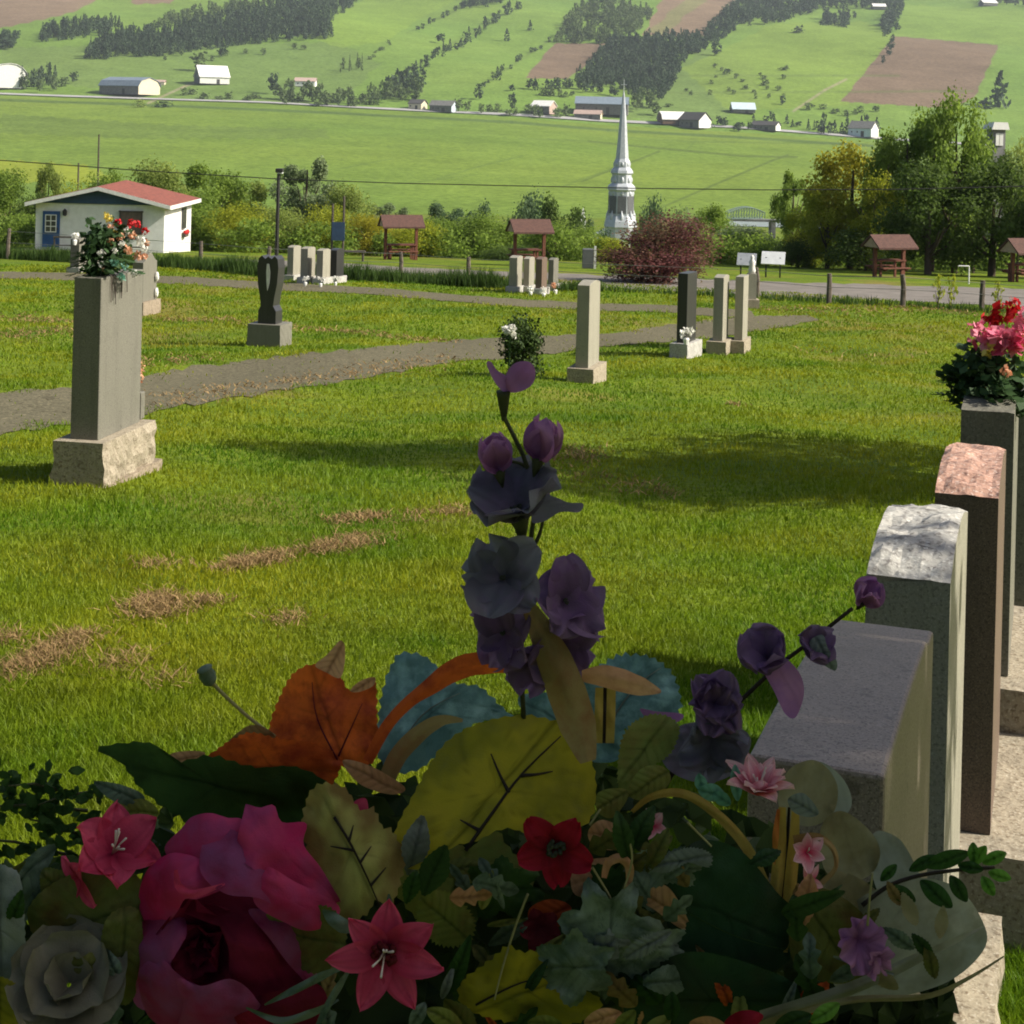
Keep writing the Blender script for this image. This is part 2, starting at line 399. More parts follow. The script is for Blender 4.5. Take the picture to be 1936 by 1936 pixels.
# ================================================================ FAR VALLEY AND HILLSIDE
def hill_mat():
    m, t, N, L = _nt('farmland')
    out = node(t, 'ShaderNodeOutputMaterial'); p = node(t, 'ShaderNodeBsdfPrincipled'); L.new(p.outputs[0], out.inputs[0])
    at = node(t, 'ShaderNodeAttribute', attribute_name='land'); co = node(t, 'ShaderNodeTexCoord').outputs['Object']
    a = mixc(t, .3, at.outputs['Color'], noise_fac(t, .02, .25, .8, 8, co, .7), 'SOFT_LIGHT')
    b = mixc(t, .8, a, noise_fac(t, .22, .2, .8, 8, co, .8), 'SOFT_LIGHT')
    L.new(b, p.inputs['Base Color']); p.inputs['Roughness'].default_value = .95; p.inputs['Specular IOR Level'].default_value = .05
    n = node(t, 'ShaderNodeTexNoise'); n.inputs['Scale'].default_value = .3; n.inputs['Detail'].default_value = 8; L.new(co, n.inputs['Vector'])
    bp = node(t, 'ShaderNodeBump'); bp.inputs['Strength'].default_value = .5; bp.inputs['Distance'].default_value = .8
    L.new(n.outputs['Fac'], bp.inputs['Height']); L.new(bp.outputs[0], p.inputs['Normal'])
    return m
M['land'] = hill_mat()
Yh = np.concatenate([np.linspace(690, 1500, 170), np.linspace(1503, 2900, 330), np.linspace(2920, 3700, 30)])
U = np.linspace(-.42, .42, 880)
Xh = U[None, :]*Yh[:, None]; Yhh = np.repeat(Yh[:, None], len(U), 1); Zh = zg(Xh, Yhh) + .02
A_ = F*Xh/Yhh; B_ = -F*Zh/Yhh; PX = CX + cr*A_ - sr*B_; PY = CY + sr*A_ + cr*B_      # surveyed bearings of every vertex
def fbm(X, Y, s, o=0):
    return (np.sin(X/s+o)+np.sin(Y/s*1.3+o*1.7)+np.sin((X+Y)/s*.77+o)+np.sin((X-Y*.6)/s*2.1+o*.3)*.6+np.sin((X*.4+Y)/s*3.7)*.4)/4
land = np.empty(Xh.shape + (3,))
meadow = np.array([.11, .19, .035]); lush = np.array([.108, .178, .028]); ylw = np.array([.15, .205, .03]); rough_ = np.array([.105, .155, .045])
tv = (np.clip(fbm(Xh, Yhh, 90)*.5+.5, 0, 1))[..., None]
valley = lush*(1-tv*.8) + ylw*tv*.8
th = (np.clip(fbm(Xh, Yhh, 75, 2)*.6+.5, 0, 1))[..., None]
hillc = meadow*(1-th) + np.array([.14, .215, .04])*th
isv = Yhh < 1500
land[:] = np.where(isv[..., None], valley, hillc)
def paint(poly, col, jit=3, amt=1.0):
    jx = PX + jit*np.sin(PY*.31+PX*.13); jy = PY + jit*.4*np.sin(PX*.21)
    k = pin(jx, jy, poly); c = np.array(col)
    land[k] = land[k]*(1-amt) + c*amt
def pline(pts, col, w=1.6, amt=.8):
    for (xa, ya), (xb, yb) in zip(pts[:-1], pts[1:]):
        dx, dy = xb-xa, yb-ya; l2 = dx*dx+dy*dy
        t = np.clip(((PX-xa)*dx+(PY-ya)*dy)/l2, 0, 1)
        d = np.hypot(PX-xa-t*dx, PY-ya-t*dy)
        k = (np.clip(1.5 - d/w, 0, 1)*amt)[..., None]
        land[:] = land*(1-k) + np.array(col)*k
brown = (.15, .108, .072); brown2 = (.18, .13, .085)
paint([(0, 90), (440, 82), (640, 80), (720, 120), (640, 200), (380, 190), (120, 160), (0, 150)], rough_*1.05, 4, .6)
paint([(1060, 215), (1230, 190), (1290, 120), (1340, 90), (1420, 120), (1440, 200), (1330, 235), (1200, 225)], rough_*1.1, 4, .7)
paint([(1290, 130), (1460, 45), (1640, 40), (1690, 70), (1600, 200), (1380, 210)], (.15, .22, .035), 3, .7)
paint([(1710, 8), (1960, 22), (1960, 90), (1690, 66)], (.15, .23, .04), 2, .8)
paint([(560, 60), (690, 0), (860, 0), (720, 80), (640, 90)], (.16, .24, .035), 3, .6)
paint([(-40, 0), (190, -6), (140, 22), (60, 42), (-40, 60)], brown2, 3)
paint([(260, -20), (345, -20), (320, 6), (250, 8)], brown2, 3)
paint([(992, 148), (1048, 82), (1145, 82), (1100, 132), (1072, 149)], brown, 2)
paint([(1215, 68), (1245, 10), (1262, -20), (1410, -20), (1332, 69)], brown2, 3)
paint([(1590, 192), (1690, 68), (1888, 85), (1842, 186), (1800, 205)], brown, 1.5)
paint([(1300, -5), (1335, 0), (1250, 68), (1225, 60)], hillc.mean((0, 1)), 3, .35)
paint([(0, 215), (300, 235), (620, 245), (620, 262), (260, 262), (0, 252)], (.10, .15, .03), 4, .75)
paint([(-30, 300), (160, 312), (240, 345), (-30, 345)], (.22, .25, .02), 4, .7)
for l in [[(1113, 267), (1221, 278), (1308, 286), (1403, 295), (1507, 297)], [(1256, 390), (1342, 353), (1459, 304), (1490, 293)], [(1100, 343), (1180, 312), (1247, 286)]]:
    pline(l, (.075, .11, .025), 1.8, .75)
for l in [[(1299, 282), (1316, 265)], [(826, 338), (905, 315), (989, 294)], [(1065, 352), (1163, 316)], [(640, 320), (740, 300)], [(700, 355), (900, 330)], [(400, 250), (560, 244)], [(1180, 260), (1300, 268), (1640, 272)], [(980, 262), (1110, 266)]]:
    pline(l, (.09, .14, .03), 1.5, .5)
pline([(0, 189), (300, 199), (620, 213), (968, 231), (1150, 246), (1400, 260), (1650, 276)], (.06, .10, .03), 2.5, .75)      # ditch below the valley road
for l in [[(280, 195), (345, 165), (372, 155)], [(1500, 210), (1560, 170), (1600, 150)], [(1350, 60), (1300, 100)]]:
    pline(l, (.27, .23, .16), 2.0, .7)                          # farm tracks
for l in [[(650, 215), (760, 140), (850, 85), (960, 22)], [(900, 170), (960, 130), (1040, 75)], [(770, 62), (900, 4)], [(1235, 143), (1700, 143)], [(1240, 176), (1840, 172)]]:
    pline(l, (.09, .13, .035), 2.0, .45)
ln = np.concatenate([land, np.ones(land.shape[:2]+(1,))], -1).reshape(-1, 4)
me = np_mesh('hillside', np.stack([Xh, Yhh, Zh], -1).reshape(-1, 3), gridq(*Xh.shape), M['land'], smooth=True)
at = me.attributes.new('land', 'FLOAT_COLOR', 'POINT'); at.data.foreach_set('color', np.ascontiguousarray(ln, dtype=np.float32).ravel())
tag(link('hillside', me), kind='structure')
# valley road on the foot of the hill
V = []
ux = np.linspace(-.42, .3, 120)
for u in ux:
    for j in range(3):
        Y = 1506 + j*5.5 + 10*math.sin(u*9); V.append((u*Y, Y, z1(u*Y, Y) + .9))
me = np_mesh('valley_road', np.array(V), gridq(120, 3), simple('far_road', (.34, .34, .33), (.28, .28, .27), .05, .9), smooth=True)
tag(link('valley_road', me), kind='structure')
# ---------------------------------------------------------------- far trees: arrays of leaf clumps
def leaf_quads(C, size, r, outward=None):
    n = len(C); a = r.normal(size=(n, 3)); 
    if outward is not None: a = a*.8 + outward
    a /= np.linalg.norm(a, axis=1)[:, None]
    h = r.normal(size=(n, 3)); b = np.cross(a, h); b /= np.linalg.norm(b, axis=1)[:, None]; c = np.cross(a, b)
    s = (size*r.uniform(.6, 1.3, n))[:, None]
    return np.stack([C-b*s*.5, C+c*s*.42, C+b*s*.7, C-c*s*.42], 1)
def crown(kind, n, leaf, seed):
    """unit crown: height 1, half width .5 -> verts (n,4,3), tint (n)"""
    r = np.random.default_rng(seed)
    if kind == 'conifer':
        z = 1-(1-r.random(n)**.8*.96)**1.0; z = .06 + .94*r.random(n)**1.25
        rad = .5*(1-z)**.85*(.75+.25*np.sin(z*38+seed)); rr = rad*np.sqrt(r.uniform(.35, 1, n)); a = r.uniform(0, 2*np.pi, n)
        C = np.stack([rr*np.cos(a), rr*np.sin(a), z], 1); t = np.clip(r.normal(.45, .25, n), 0, 1); out = np.stack([np.cos(a), np.sin(a), .3*np.ones(n)], 1)
        return leaf_quads(C, leaf, r, out*.8), t
    nbm = {'round': 26, 'tall': 34, 'bush': 22, 'willow': 28, 'sparse': 26}[kind]
    B = []
    for i in range(nbm):
        a = r.uniform(0, 2*np.pi)
        if kind == 'bush': z = r.uniform(.1, .85); R_ = .36*math.sqrt(max(.05, 1-(z-.15)**2/.75)); q = r.uniform(.18, .26)
        elif kind == 'tall': z = r.uniform(.12, .95); R_ = .34*math.sin(math.pi*min(1, max(.08, (1.04-z)/.95))**.8)+.03; q = r.uniform(.10, .16)
        elif kind == 'sparse': z = r.uniform(.3, .95); R_ = .36*math.sin(math.pi*min(1, (1.05-z)/.85))+.04; q = r.uniform(.08, .13)
        elif kind == 'willow': z = r.uniform(.25, .9); R_ = .38*math.sqrt(max(.05, 1-(z-.45)**2/.3)); q = r.uniform(.12, .2)
        else: z = r.uniform(.18, .9); R_ = .38*math.sqrt(max(.05, 1-(z-.5)**2/.2)); q = r.uniform(.11, .18)
        R_ *= r.uniform(.35, 1)
        B.append((R_*math.cos(a), R_*math.sin(a), z, q, r.normal(0, .13)))
    B = np.array(B); k = r.integers(0, nbm, n); d = r.normal(size=(n, 3)); d /= np.linalg.norm(d, axis=1)[:, None]
    rr = B[k, 3]*r.random(n)**.42*r.choice([1, 1, 1, 1.3], n)
    C = B[k, :3] + d*rr[:, None]*np.array([1, 1, .9])
    if kind == 'willow': C[:, 2] -= .1*r.random(n)*(np.hypot(C[:, 0], C[:, 1])*2)
    C[:, 2] = np.maximum(C[:, 2], .015)
    t = np.clip(r.normal(.45, .2, n) + B[k, 4], 0, 1)
    return leaf_quads(C, leaf, r, d*.9 + np.array([0, 0, .35])), t
FG = {}     # foliage materials
def fmat(name, a, b, tr=.3, c3=None): FG[name] = leafmat(name, a, b, tr, .7, c3, 3)
fmat('far_dark', (.026, .05, .024), (.065, .11, .045), .25)
fmat('far_green', (.07, .11, .035), (.14, .2, .06), .3)
fmat('dark', (.055, .095, .018), (.13, .20, .035), .5)
fmat('mid', (.12, .19, .03), (.27, .38, .06), .6)
fmat('olive', (.18, .24, .055), (.36, .43, .10), .6)
fmat('yellowgreen', (.22, .27, .02), (.44, .46, .045), .6)
fmat('golden', (.25, .25, .02), (.47, .43, .045), .6)
fmat('greygreen', (.13, .18, .08), (.27, .34, .17), .5)
fmat('bluegreen', (.06, .11, .05), (.15, .22, .10), .45)
fmat('burgundy', (.085, .036, .034), (.235, .085, .078), .45, (.14, .115, .045))
fmat('cedar', (.018, .04, .008), (.06, .10, .018), .2)
def far_tree_arrays(kind, seed, n=90, leaf=.17):
    q, t = crown(kind, n, leaf, seed)
    return q, t
FT = {k: [far_tree_arrays(k, s, 110 if k == 'conifer' else 130, .15 if k == 'conifer' else .17) for s in range(4)] for k in ('conifer', 'round', 'tall', 'bush')}
FTM = {}
def far_tree(name, x, yb, hpx, wpx, kind, mat, label, group=None, Y=None, cat='tree'):
    p = hit(x, yb, Ymin=120) if Y is None else Vector((ray(x, yb)[0]*Y, Y, z1(ray(x, yb)[0]*Y, Y)))
    key = (kind, rnd.randrange(4), mat)
    if key not in FTM:
        q, t = FT[kind][key[1]]
        FTM[key] = np_mesh(name, q.reshape(-1, 3), np.arange(len(q)*4).reshape(-1, 4), FG[mat], np.repeat(t, 4))
    o = link(name, FTM[key]); s = p.y/F
    o.location = p; o.scale = (wpx*s, wpx*s, hpx*s); o.rotation_euler = (0, 0, rnd.uniform(0, 6.28))
    return tag(o, label, cat, group)
def wood(name, polys, mat, label, step, hpx, wpx, kinds, seed=1):
    r = np.random.default_rng(seed); V = []; T = []
    for poly in polys:
        pa = np.array(poly); x0, y0 = pa.min(0); x1, y1 = pa.max(0)
        n = int((x1-x0)*(y1-y0)/step)
        px = r.uniform(x0, x1, n); py = r.uniform(y0, y1, n); k = pin(px, py, poly)
        for x, y in zip(px[k], py[k]):
            p = hit(x, y + hpx*.25, Ymin=900); s = p.y/F; q, t = FT[kinds[r.integers(len(kinds))]][r.integers(4)]
            w = wpx*s*r.uniform(.7, 1.3); h = hpx*s*r.uniform(.65, 1.25); a = r.uniform(0, 6.28)
            c, s_ = math.cos(a), math.sin(a); v = q.reshape(-1, 3)
            V.append(np.stack([(v[:, 0]*c-v[:, 1]*s_)*w + p.x, (v[:, 0]*s_+v[:, 1]*c)*w + p.y, v[:, 2]*h + p.z], 1)); T.append(np.repeat(np.clip(t + r.normal(0, .15), 0, 1), 4))
    V = np.concatenate(V); T = np.concatenate(T)
    o = link(name, np_mesh(name, V, np.arange(len(V)).reshape(-1, 4), FG[mat], T))
    return tag(o, label, 'woods', kind='stuff')
wood('woods', [[(160, 108), (175, 85), (235, 62), (330, 58), (420, 36), (500, 16), (560, 0), (690, -12), (660, 12), (622, 40), (628, 68), (500, 76), (380, 92), (300, 102)], [(70, 76), (90, 55), (170, 44), (230, 44), (205, 60), (150, 68)]],
     'far_dark', 'broad dark conifer wood on the hillside above the white roofed barn', 24, 24, 13, ['conifer', 'conifer', 'round'], 1)
wood('woods', [[(290, 50), (320, 30), (420, 12), (560, -14), (600, -14), (500, 12), (420, 34), (360, 48)]], 'far_green', 'paler green trees along the upper edge of the dark wood', 40, 18, 14, ['round'], 5)
wood('woods', [[(1085, 150), (1118, 115), (1160, 76), (1250, 72), (1322, 70), (1342, 85), (1292, 112), (1272, 158), (1250, 185), (1195, 180), (1160, 160), (1110, 165)]],
     'far_dark', 'dark wood on the lower hillside behind the church spire', 26, 22, 14, ['conifer', 'round', 'round'], 2)
wood('woods', [[(1046, 78), (1085, 22), (1110, 5), (1150, -8), (1165, 5), (1240, 20), (1205, 58), (1150, 80)]], 'far_green', 'mixed green wood beside the upper brown field', 30, 18, 14, ['round', 'conifer'], 3)
wood('woods', [[(1322, 72), (1372, 22), (1412, -12), (1740, -12), (1692, 12), (1560, 12), (1480, 40), (1400, 46), (1352, 80)], [(1545, 46), (1560, 30), (1620, 30), (1600, 48)], [(1660, 66), (1680, 20), (1712, 5), (1700, 30), (1676, 66)]],
     'far_dark', 'dark wood climbing to the top of the hillside', 28, 20, 14, ['conifer', 'round'], 4)
wood('woods', [[(-30, 85), (10, 60), (35, 70), (20, 90)], [(870, 15), (900, -12), (960, -12), (940, 8)], [(1840, 2), (1860, -14), (1960, -14), (1960, 12)]], 'far_dark', 'scattered dark copses near the top edge of the hillside pastures', 30, 18, 14, ['round', 'conifer'], 6)
# hedgerow and farmyard trees, one by one
HG = 'small dark trees in the hillside hedgerows'
def row(pts, n, h, w, kinds, mat, lab, grp, jit=3):
    pa = np.array(pts, float); d = np.r_[0, np.cumsum(np.hypot(*np.diff(pa, axis=0).T))]; d /= d[-1]
    for i in range(n):
        q = (i + rnd.uniform(-.4, .4) + .5)/n
        far_tree('hedgerow_tree', np.interp(q, d, pa[:, 0]) + rnd.uniform(-jit, jit), np.interp(q, d, pa[:, 1]) + rnd.uniform(-jit, jit), h*rnd.uniform(.6, 1.3), w*rnd.uniform(.7, 1.3), rnd.choice(kinds), mat, lab, grp)
row([(735, 182), (790, 140), (830, 108), (870, 92), (920, 55), (985, 14)], 30, 24, 15, ['round', 'conifer', 'tall'], 'far_dark', 'dark tree in the long hedgerow climbing from the roadside trees', 'trees of the long hedgerow')
row([(785, 60), (830, 40), (880, 12), (920, 4)], 12, 14, 10, ['round', 'bush'], 'far_dark', 'small dark tree in the short upper hedgerow', 'trees of the short upper hedgerow')
row([(700, 110), (740, 82), (690, 118)], 7, 8, 10, ['bush'], 'far_green', 'low bush in the faint hedge below the short hedgerow', 'bushes of the faint hedge')
row([(520, 192), (600, 198), (700, 196), (800, 184)], 34, 32, 24, ['round', 'round', 'bush', 'tall'], 'far_green', 'green tree in the roadside clump below the hedgerow', 'trees of the roadside clump', 6)
row([(740, 185), (790, 175), (800, 165)], 8, 38, 26, ['round', 'tall'], 'far_dark', 'dark tree at the foot of the long hedgerow', 'trees at the hedgerow foot', 5)
row([(1000, 172), (1060, 168), (1120, 172), (1170, 182)], 16, 24, 18, ['round', 'bush'], 'far_dark', 'dark tree behind the grey barn by the valley road', 'trees behind the grey barn', 5)
row([(1020, 182), (1090, 180)], 6, 16, 18, ['bush'], 'far_green', 'pale bush beside the small grey farmhouse', 'bushes beside the small grey farmhouse')
row([(1200, 212), (1230, 205), (1240, 220)], 5, 36, 26, ['round', 'willow' if False else 'tall'], 'far_green', 'green tree between the church spire and the white roofed barn', 'trees between spire and barn')
row([(1420, 225), (1500, 240), (1560, 250)], 10, 18, 14, ['conifer', 'round'], 'far_dark', 'dark yard tree around the long low bungalow', 'trees around the long low bungalow')
row([(1538, 250), (1570, 254), (1600, 252), (1665, 254)], 11, 34, 19, ['conifer', 'tall', 'conifer'], 'far_dark', 'dark conifer around the white farmhouse', 'conifers around the white farmhouse')
row([(28, 168), (60, 166), (110, 158)], 10, 36, 18, ['round', 'conifer'], 'far_dark', 'dark tree in the yard beside the white barn', 'trees in the white barn yard')
row([(905, 172), (960, 132), (1040, 76)], 12, 12, 11, ['bush', 'round'], 'far_dark', 'small bush in the faint diagonal hedge above the farmhouses', 'bushes of the faint diagonal hedge', 4)
row([(5, 168), (70, 172), (128, 168)], 9, 26, 20, ['round', 'bush'], 'far_green', 'green tree between the white barn and the road', 'trees between white barn and road', 5)
row([(330, 178), (420, 186), (500, 190)], 7, 14, 22, ['bush'], 'far_green', 'low green bush along the upper side of the valley road', 'bushes along the valley road', 4)
row([(860, 206), (900, 212), (985, 218), (1075, 224)], 12, 22, 18, ['round', 'bush'], 'far_green', 'green yard tree between the small farmhouses', 'yard trees between the small farmhouses', 5)
row([(1340, 238), (1390, 244), (1420, 246)], 8, 16, 16, ['bush', 'round'], 'far_dark', 'dark bush beside the house with the white gable', 'bushes beside the white gabled house', 4)
row([(1530, 205), (1600, 215), (1660, 215)], 7, 12, 20, ['bush'], 'far_green', 'low bush at the foot of the square brown field', 'bushes at the foot of the brown field', 5)
row([(250, 110), (420, 112), (600, 84)], 9, 12, 14, ['bush', 'round'], 'far_green', 'small bush at the lower edge of the dark wood', 'bushes along the lower wood edge', 6)
row([(1430, 180), (1500, 140), (1300, 180), (1260, 200)], 14, 10, 14, ['bush'], 'far_green', 'scattered shrub on the rough slope beside the spire', 'shrubs on the rough slope beside the spire', 12)
row([(1335, 165), (1350, 130), (1440, 150), (1480, 180), (1390, 190)], 14, 9, 12, ['bush'], 'far_green', 'low bush on the rough pasture above the farms', 'bushes on the rough pasture', 14)
row([(640, 142), (690, 128)], 7, 26, 9, ['tall', 'conifer'], 'far_green', 'thin upright sapling on the pasture edge', 'saplings on the pasture edge', 5)
row([(1670, 130), (1690, 70), (1700, 40)], 6, 20, 14, ['round'], 'far_dark', 'dark tree on the upper corner of the square brown field', 'trees at the brown field corner')
for a in [(516, 178, 42, 26, 'round', 'far_dark', 'lone round tree standing on the meadow above the roadside'), (832, 82, 20, 24, 'round', 'far_dark', 'lone bushy tree on the pasture between two hedgerows'),
          (958, 78, 24, 22, 'conifer', 'far_dark', 'lone pointed tree above the small brown field'), (1002, 58, 20, 18, 'conifer', 'far_dark', 'small pointed tree high on the pasture beside the mixed wood'),
          (940, 152, 26, 20, 'conifer', 'far_dark', 'dark pointed tree on the slope behind the farmhouses'), (905, 188, 32, 22, 'round', 'far_dark', 'dark tree behind the low grey house by the road'),
          (968, 212, 34, 20, 'tall', 'far_dark', 'tall dark tree beside the small grey farmhouse gable'), (968, 172, 14, 16, 'bush', 'far_dark', 'squat dark bush on the slope above the farmhouse'),
          (1890, 205, 70, 55, 'conifer', 'far_dark', 'big ragged conifer beside the square brown field'), (1862, 205, 22, 50, 'bush', 'far_dark', 'low dark thicket below the ragged conifer'),
          (378, 135, 40, 34, 'round', 'far_green', 'green tree right behind the white roofed barn'), (420, 108, 26, 22, 'round', 'far_dark', 'dark tree on the slope above the white roofed barn'),
          (10, 92, 32, 44, 'round', 'far_dark', 'broad dark tree at the pasture edge above the white barn'), (140, 158, 24, 18, 'round', 'far_dark', 'single dark tree between white barn and long barn'),
          (262, 203, 16, 26, 'bush', 'olive', 'brownish bush below the valley road'), (310, 203, 12, 40, 'bush', 'far_dark', 'low dark bush below the valley road beside the brownish one'),
          (1510, 62, 16, 26, 'bush', 'far_dark', 'dark bush patch on the upper meadow'), (1355, 105, 26, 30, 'round', 'far_dark', 'dark tree standing out from the lower wood edge'),
          (1375, 140, 12, 20, 'bush', 'far_dark', 'dark bush alone on the rough pasture'), (1480, 198, 18, 16, 'round', 'far_dark', 'dark bush above the pale blue roofed barn')]:
    far_tree('meadow_tree', *a)
# ---------------------------------------------------------------- farm buildings across the valley
W = {}
W['white'] = simple('white_siding', (.78, .78, .74), (.66, .66, .62), .8, .6); W['wroof'] = simple('white_roof', (.80, .79, .75), (.68, .67, .64), .6, .45)
W['grey'] = simple('grey_boards', (.17, .17, .16), (.11, .11, .105), .7, .9); W['broof'] = simple('blue_steel_roof', (.20, .25, .30), (.15, .19, .23), .5, .5)
W['cream'] = simple('cream_siding', (.62, .55, .40), (.5, .45, .34), .7, .7); W['pale'] = simple('pale_blue_roof', (.55, .65, .70), (.45, .55, .6), .5, .4)
W['droof'] = simple('dark_shingle', (.075, .07, .07), (.05, .05, .05), 1, .9); W['pink'] = simple('weathered_roof', (.45, .33, .28), (.34, .26, .22), .7, .8); W['brown'] = simple('brown_boards', (.16, .10, .07), (.11, .07, .05), .7, .9)
def farm(name, label, cat, x, yb, wpx, wall, roof, deep, rz, rm, wm, gm=None, ridge='x', kind='gable', doors=1, wins=0):
    """a building wpx wide on the sight line through its base; ridge runs along its own x or y"""
    p = hit(x, yb, Ymin=900); s = p.y/F; w, hw, hr, d = wpx*s, wall*s, roof*s, deep*s
    t = thing(name, label, cat, p - Vector((0, 0, .3)), rz); gm = gm or wm
    a, bq = (d, w) if ridge == 'x' else (w, d)      # a: span across the ridge
    if kind == 'gambrel': pr = [(-a/2, hw), (-a*.36, hw+hr*.62), (0, hw+hr), (a*.36, hw+hr*.62), (a/2, hw)]
    elif kind == 'arch': pr = [(-a/2*math.cos(i*math.pi/8), hw + hr*math.sin(i*math.pi/8)) for i in range(9)]
    else: pr = [(-a/2, hw), (0, hw+hr), (a/2, hw)]
    ax = 'x' if ridge == 'x' else 'y'
    b = MB(); b.prism([(-a/2, 0)] + pr + [(a/2, 0)], ax, -bq/2, bq/2); b.m = [1, 1] + [0]*(len(b.f)-2); b.build('wall', [wm, gm], t)
    th = .35*s + .25; e = .9
    up = [(q[0]*1.07, q[1]+.05) for q in pr]; poly = up + [(q[0], q[1]+th) for q in up[::-1]]
    b = MB(); b.prism(poly, ax, -bq/2-e, bq/2+e); b.build('roof', rm, t)
    f = -d/2 if ridge == 'x' else -d/2
    b = MB()
    if doors: b.box((w*.12, f-.06, hw*.36), (min(3.2, w*.2), .12, hw*.72)); b.build('door', W['droof'], t)
    for i in range(wins):
        b = MB(); b.box((-w*.34 + w*.24*i, f-.05, hw*.6), (1.3, .12, min(1.5, hw*.45))); b.build('window', W['droof'], t)
    return t
farm('barn', 'large white arched roof barn at the edge of the dark yard trees', 'barn', 12, 166, 62, 20, 26, 62, R(-62), W['wroof'], W['grey'], W['white'], 'x', 'arch', 1)
farm('barn', 'long low barn with blue grey roof and cream end', 'barn', 245, 178, 96, 15, 17, 60, R(-28), W['broof'], W['grey'], W['cream'], 'x', 'gambrel', 1)
farm('shed', 'small pale shed just behind the long blue grey barn', 'shed', 300, 160, 24, 5, 4, 14, 0, W['pink'], W['cream'], None, 'x')
farm('barn', 'bright white roofed barn on the meadow with dark gable', 'barn', 400, 158, 56, 12, 22, 50, R(24), W['wroof'], W['white'], W['grey'], 'x', 'gable', 1)
farm('farmhouse', 'small house with weathered pinkish roof above the roadside trees', 'house', 578, 163, 38, 9, 7, 30, 0, W['pink'], W['white'], None, 'x', 'gable', 1, 2)
farm('farmhouse', 'tiny cream gabled house next to low grey house on the road', 'house', 790, 206, 26, 10, 8, 30, R(-20), W['droof'], W['cream'], W['cream'], 'x', 'gable', 1, 1)
farm('farmhouse', 'low grey house with porch on the valley road', 'house', 838, 211, 44, 11, 10, 30, R(-18), W['grey'], W['grey'], W['pale'], 'x', 'gable', 1, 2)
farm('farmhouse', 'small grey farmhouse with a white snowy looking gable patch', 'house', 1028, 215, 38, 14, 11, 36, R(-25), W['wroof'], W['grey'], W['pink'], 'x', 'gable', 1, 2)
farm('barn', 'long grey barn with wide blue grey roof behind the spire tip', 'barn', 1138, 216, 98, 19, 14, 50, R(-6), W['broof'], W['grey'], None, 'x', 'gable', 1, 2)
farm('shed', 'low grey shed in front of the long grey barn', 'shed', 1112, 224, 50, 8, 8, 24, R(-12), W['pink'], W['grey'], W['cream'], 'x', 'gable', 1)
farm('barn', 'white roofed barn beside the dark gabled house', 'barn', 1270, 234, 46, 8, 15, 40, R(10), W['wroof'], W['brown'], None, 'x', 'gambrel', 1)
farm('farmhouse', 'dark house with bright white gable by the valley road', 'house', 1314, 241, 46, 14, 15, 40, R(-42), W['droof'], W['grey'], W['white'], 'x', 'gable', 1, 2)
farm('barn', 'pale blue roofed barn standing alone above the bungalow', 'barn', 1404, 213, 42, 6, 13, 40, 0, W['pale'], W['grey'], None, 'x', 'gable', 1)
farm('bungalow', 'long low dark bungalow with white gable end', 'house', 1448, 246, 48, 9, 8, 28, R(-28), W['droof'], W['grey'], W['white'], 'x', 'gable', 1, 2)
farm('farmhouse', 'white farmhouse half hidden among dark conifers', 'house', 1632, 258, 46, 15, 14, 36, R(-35), W['grey'], W['pale'], W['white'], 'x', 'gable', 1, 3)
farm('shed', 'little white roofed shed high on the hillside by the dark wood', 'shed', 1661, 18, 24, 5, 6, 18, 0, W['wroof'], W['grey'], None, 'x', 'gable', 0)
farm('shed', 'pale sheds at the very top of the far meadow', 'shed', 1868, 11, 30, 5, 6, 18, R(15), W['wroof'], W['grey'], None, 'x', 'gable', 0)
# ================================================================ MIDDLE DISTANCE: house, shelters, fence, church
M['whitewall'] = simple('white_clapboard', (.80, .80, .77), (.70, .70, .67), 3, .6, stripe=('Z', 5.0))
M['redroof'] = simple('red_shingles', (.25, .082, .058), (.14, .05, .04), 5, .9, stripe=('Z', 7.0, 1.5))
M['bluegable'] = simple('blue_gable_boards', (.035, .075, .14), (.025, .055, .11), 3, .6)
M['bluedoor'] = simple('blue_paint', (.03, .09, .24), (.025, .07, .19), 4, .45)
M['whitetrim'] = simple('white_trim', (.75, .75, .72), (.62, .62, .6), 5, .5)
M['glass'] = simple('dark_window_glass', (.06, .06, .065), (.045, .045, .05), 3, .12, spec=.5)
M['curtain'] = simple('brown_curtain', (.16, .12, .10), (.11, .085, .07), 6, .9)
M['darkwood'] = simple('grey_weathered_wood', (.10, .085, .07), (.06, .05, .042), 9, .9, .4)
M['post'] = simple('fence_post_wood', (.15, .125, .10), (.08, .065, .05), 7, .9, .5)
M['redwood'] = simple('brown_stain', (.17, .065, .04), (.11, .042, .028), 8, .8, .3)
M['brownroof'] = simple('brown_shelter_shingles', (.115, .06, .048), (.075, .042, .035), 10, .9, .5, 40)
M['blackmetal'] = simple('black_metal', (.02, .02, .022), (.03, .028, .026), 9, .5)
M['wire'] = simple('cable_rubber', (.02, .02, .018), None, 5, .6)
M['galv'] = simple('galvanised_wire', (.25, .25, .24), None, 9, .5, metal=.5)
M['tin'] = simple('silver_tin', (.47, .50, .53), (.38, .41, .44), 1.2, .4, metal=.08, spec=.5)
M['tindark'] = simple('louvre_dark', (.12, .125, .13), (.08, .085, .09), 2, .6)
M['signface'] = simple('pale_sign_face', (.72, .74, .74), (.60, .62, .63), 4, .4)
M['signblue'] = simple('blue_board', (.045, .085, .16), (.035, .06, .12), 3, .5)
M['red'] = simple('red_bloom', (.5, .02, .02), (.3, .01, .015), 20, .7)
